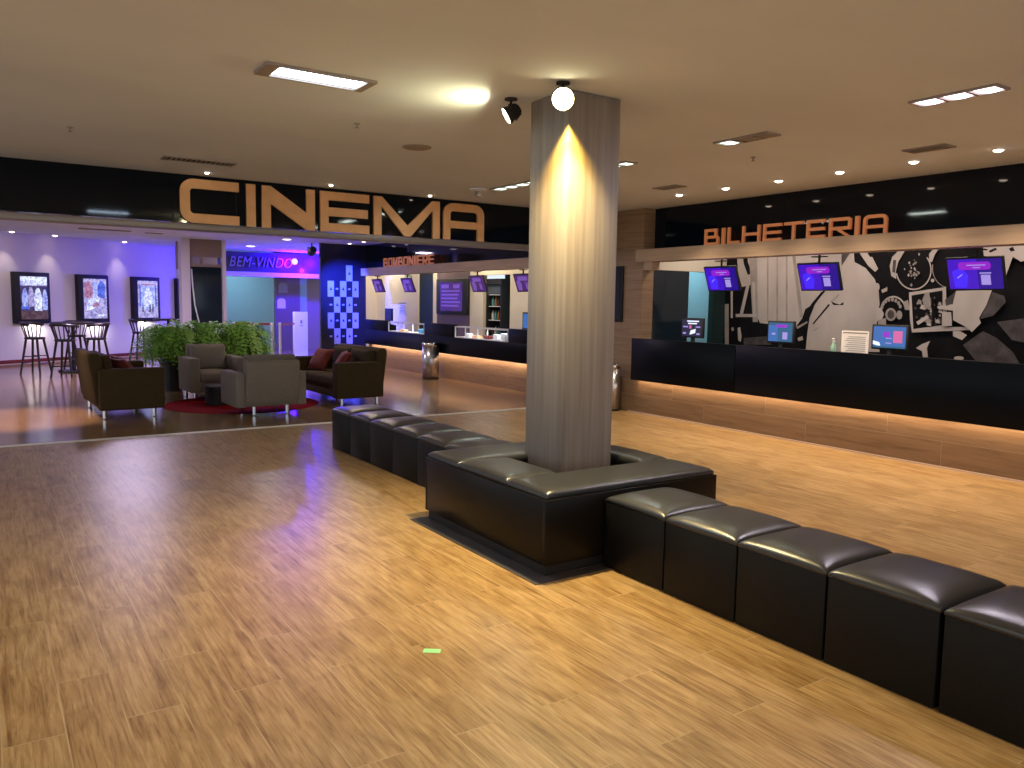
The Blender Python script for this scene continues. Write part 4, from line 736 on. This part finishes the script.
# bar stools and high tables
def stool():
    r = empty('bar_stool', (0, 0, 0), 0, 'x', 'stool', 'dark wooden bar stools with spindle backs')
    MB().lathe([(.17, .70), (.19, .715), (.19, .735), (.17, .745)], n=28).build('seat', M['darkwood'], r)
    for sx in (-1, 1):
        for sy in (-1, 1): MB().tube([(sx*.20, sy*.20, 0), (sx*.11, sy*.11, .71)], [.019, .024], 10).build('leg', M['darkwood'], r)
    b = MB(); 
    for z, k in ((.22, .175), (.36, .155)):
        c_ = [(-k, -k, z), (k, -k, z), (k, k, z), (-k, k, z)]
        for i in range(4):
            if (i % 2 == 0) == (z < .3): b.tube([c_[i], c_[(i+1) % 4]], .010, 8)
    b.build('rungs', M['darkwood'], r)
    b = MB(); rim = []
    for k in range(13):
        a_ = math.radians(-10+200*k/12); rim.append((.24*math.cos(a_), .24*math.sin(a_)*1.0, 1.0+.03*math.sin(a_)))
    b.tube(rim, .030, 8); b.build('back_rail', M['darkwood'], r); b = MB()
    for k in range(9):
        a_ = math.radians(0+180*k/8); b.tube([(.16*math.cos(a_), .16*math.sin(a_), .735), (.238*math.cos(a_), .238*math.sin(a_), 1.0)], .011, 6)
    b.build('spindles', M['darkwood'], r); return r
st = stool(); st.location = (.92, 18.85, 0); st.rotation_euler = (0, 0, -PI/2-.6+PI); st['label'] = 'leftmost dark bar stool, in front of the first poster display'
dup(st, (1.38, 17.85, 0), 2.6, 'dark bar stool nearest the brown sofa, left of the high table'); dup(st, (1.98, 18.35, 0), -2.2, 'dark bar stool right of the high table, behind the brown sofa'); dup(st, (1.75, 19.75, 0), 0.3, 'dark bar stool behind the high table, near the second poster')
def high_table(loc, label, R1=.42):
    r = empty('bar_table', loc, 0, label, 'table', 'high round bar tables'); MB().lathe([(R1-.01, 1.0), (R1, 1.01), (R1, 1.035), (R1-.01, 1.045)], n=36).build('tabletop', M['darkwood'], r); MB().tube([(0, 0, .03), (0, 0, 1.0)], .035, 16).build('pole', M['black'], r)
    MB().box(-.28, .28, -.28, .28, 0, .03).build('base', M['black'], r, bevel=.01); return r
high_table((1.62, 19.0, 0), 'high dark table between the left bar stools, under the posters'); high_table((4.02, 21.9, 0), 'high dark table partly behind the ferns, left of the white pier', .36)
dup(st, (3.25, 21.2, 0), 1.0, 'dark bar stool behind the ferns, below the third poster display')
# hanging cable, queue posts, totem, bins
tag(MB().tube([(4.31, 20.45, 2.28), (4.32, 20.42, 1.9), (4.36, 20.40, 1.4), (4.46, 20.38, .9), (4.52, 20.38, .35), (4.5, 20.40, .02)], .016, 8).build('hanging_cable', M['white'], smooth=True), 'white cable hanging down beside the white pier in front of the dark doorway', 'cable')
def post(x, y, label):
    r = empty('queue_post', (x, y, 0), 0, label, 'post', 'white queue posts'); MB().lathe([(.105, 0), (.105, .012), (.05, .03)], n=28).build('base', M['white'], r); MB().tube([(0, 0, .02), (0, 0, .93)], .035, 16).build('pole', M['white'], r); MB().lathe([(.042, .93), (.042, .99), (.02, 1.0)], n=18).build('cap', M['white'], r); return r
post(6.05, 19.85, 'middle white queue post at the end of the red belt'); post(6.28, 19.95, 'rightmost white queue post, beside the white totem'); post(5.30, 20.6, 'left white queue post just above the ferns')
def belt(a_, c_, label):
    a_, c_ = Vector(a_), Vector(c_); n_ = Vector((-(c_-a_).y, (c_-a_).x, 0)).normalized()*.002; u_ = Vector((0, 0, .05))
    b = MB(); q = [a_, c_, c_+u_, a_+u_]; b.add([p-n_ for p in q]+[p+n_ for p in q], [(0, 1, 2, 3), (7, 6, 5, 4), (0, 4, 5, 1), (1, 5, 6, 2), (2, 6, 7, 3), (3, 7, 4, 0)]); tag(b.build('barrier_belt', M['red']), label, 'belt', 'red barrier belts')
belt((5.34, 20.57, .94), (6.01, 19.88, .94), 'red belt stretched between the left and middle queue posts'); belt((6.33, 19.95, .93), (7.14, 21.4, .90), 'red belt between the rightmost queue post and the totem')
tt = empty('totem_stand', (7.35, 21.55, 0), 0.25, 'white upright totem lit violet-blue beside the queue posts', 'totem'); MB().box(-.21, .21, -.05, .05, .03, 1.25).build('body', M['white'], tt, bevel=.01); MB().box(-.24, .24, -.16, .16, 0, .03).build('base', M['white'], tt, bevel=.006)
b = MB(); b.box(-.03, .03, -.054, -.0505, .93, 1.02); b.box(-.05, .05, -.054, -.0505, .86, .88); b.build('mark', mat('totem_mark', (.25, .25, .45), .5), tt)
for x, z, w_, h_, l in ((7.86, 1.93, .14, .30, 'grey sheet on the brown entrance door, above the white one'), (7.80, 1.45, .13, .30, 'white rounded sheet on the brown entrance door')):
    o = MB().prism(arc(0, h_*.25, w_, h_*.3, 0, 180, 8)+[(-w_, -h_/2), (w_, -h_/2)], (0, 0, 0), (1, 0, 0), (0, 0, 1), (0, -.006, 0)).build('door_notice', M['ink'] if z > 1.7 else M['white']); o.location = (x, 24.597, z); tag(o, l, 'notice', 'sheets on the entrance door')
def bin_(x, y, R1, H1, label):
    r = empty('litter_bin', (x, y, 0), 0, label, 'bin', 'steel litter bins'); MB().lathe([(R1, .03), (R1, H1-.06)], n=40).build('body', M['steel'], r, smooth=False).data; MB().lathe([(R1*.97, 0), (R1*.97, .03)], n=36).build('base', M['black'], r)
    MB().lathe([(R1*1.03, H1-.06), (R1*1.03, H1-.01), (R1*.98, H1), (R1*.62, H1), (R1*.60, H1-.03)], n=40).build('rim', M['chrome'], r)
    for o in r.children:
        for p_ in o.data.polygons: p_.use_smooth = len(p_.vertices) == 4
    return r
bin_(7.75, 14.66, .175, .74, 'steel cylindrical litter bin in front of the snack counter'); bin_(7.925, 9.13, .12, .70, 'steel litter bin at the wooden pier, mostly hidden behind the column')
for o in sc.objects:
    if o.type == 'LIGHT': o['kind'] = 'structure'
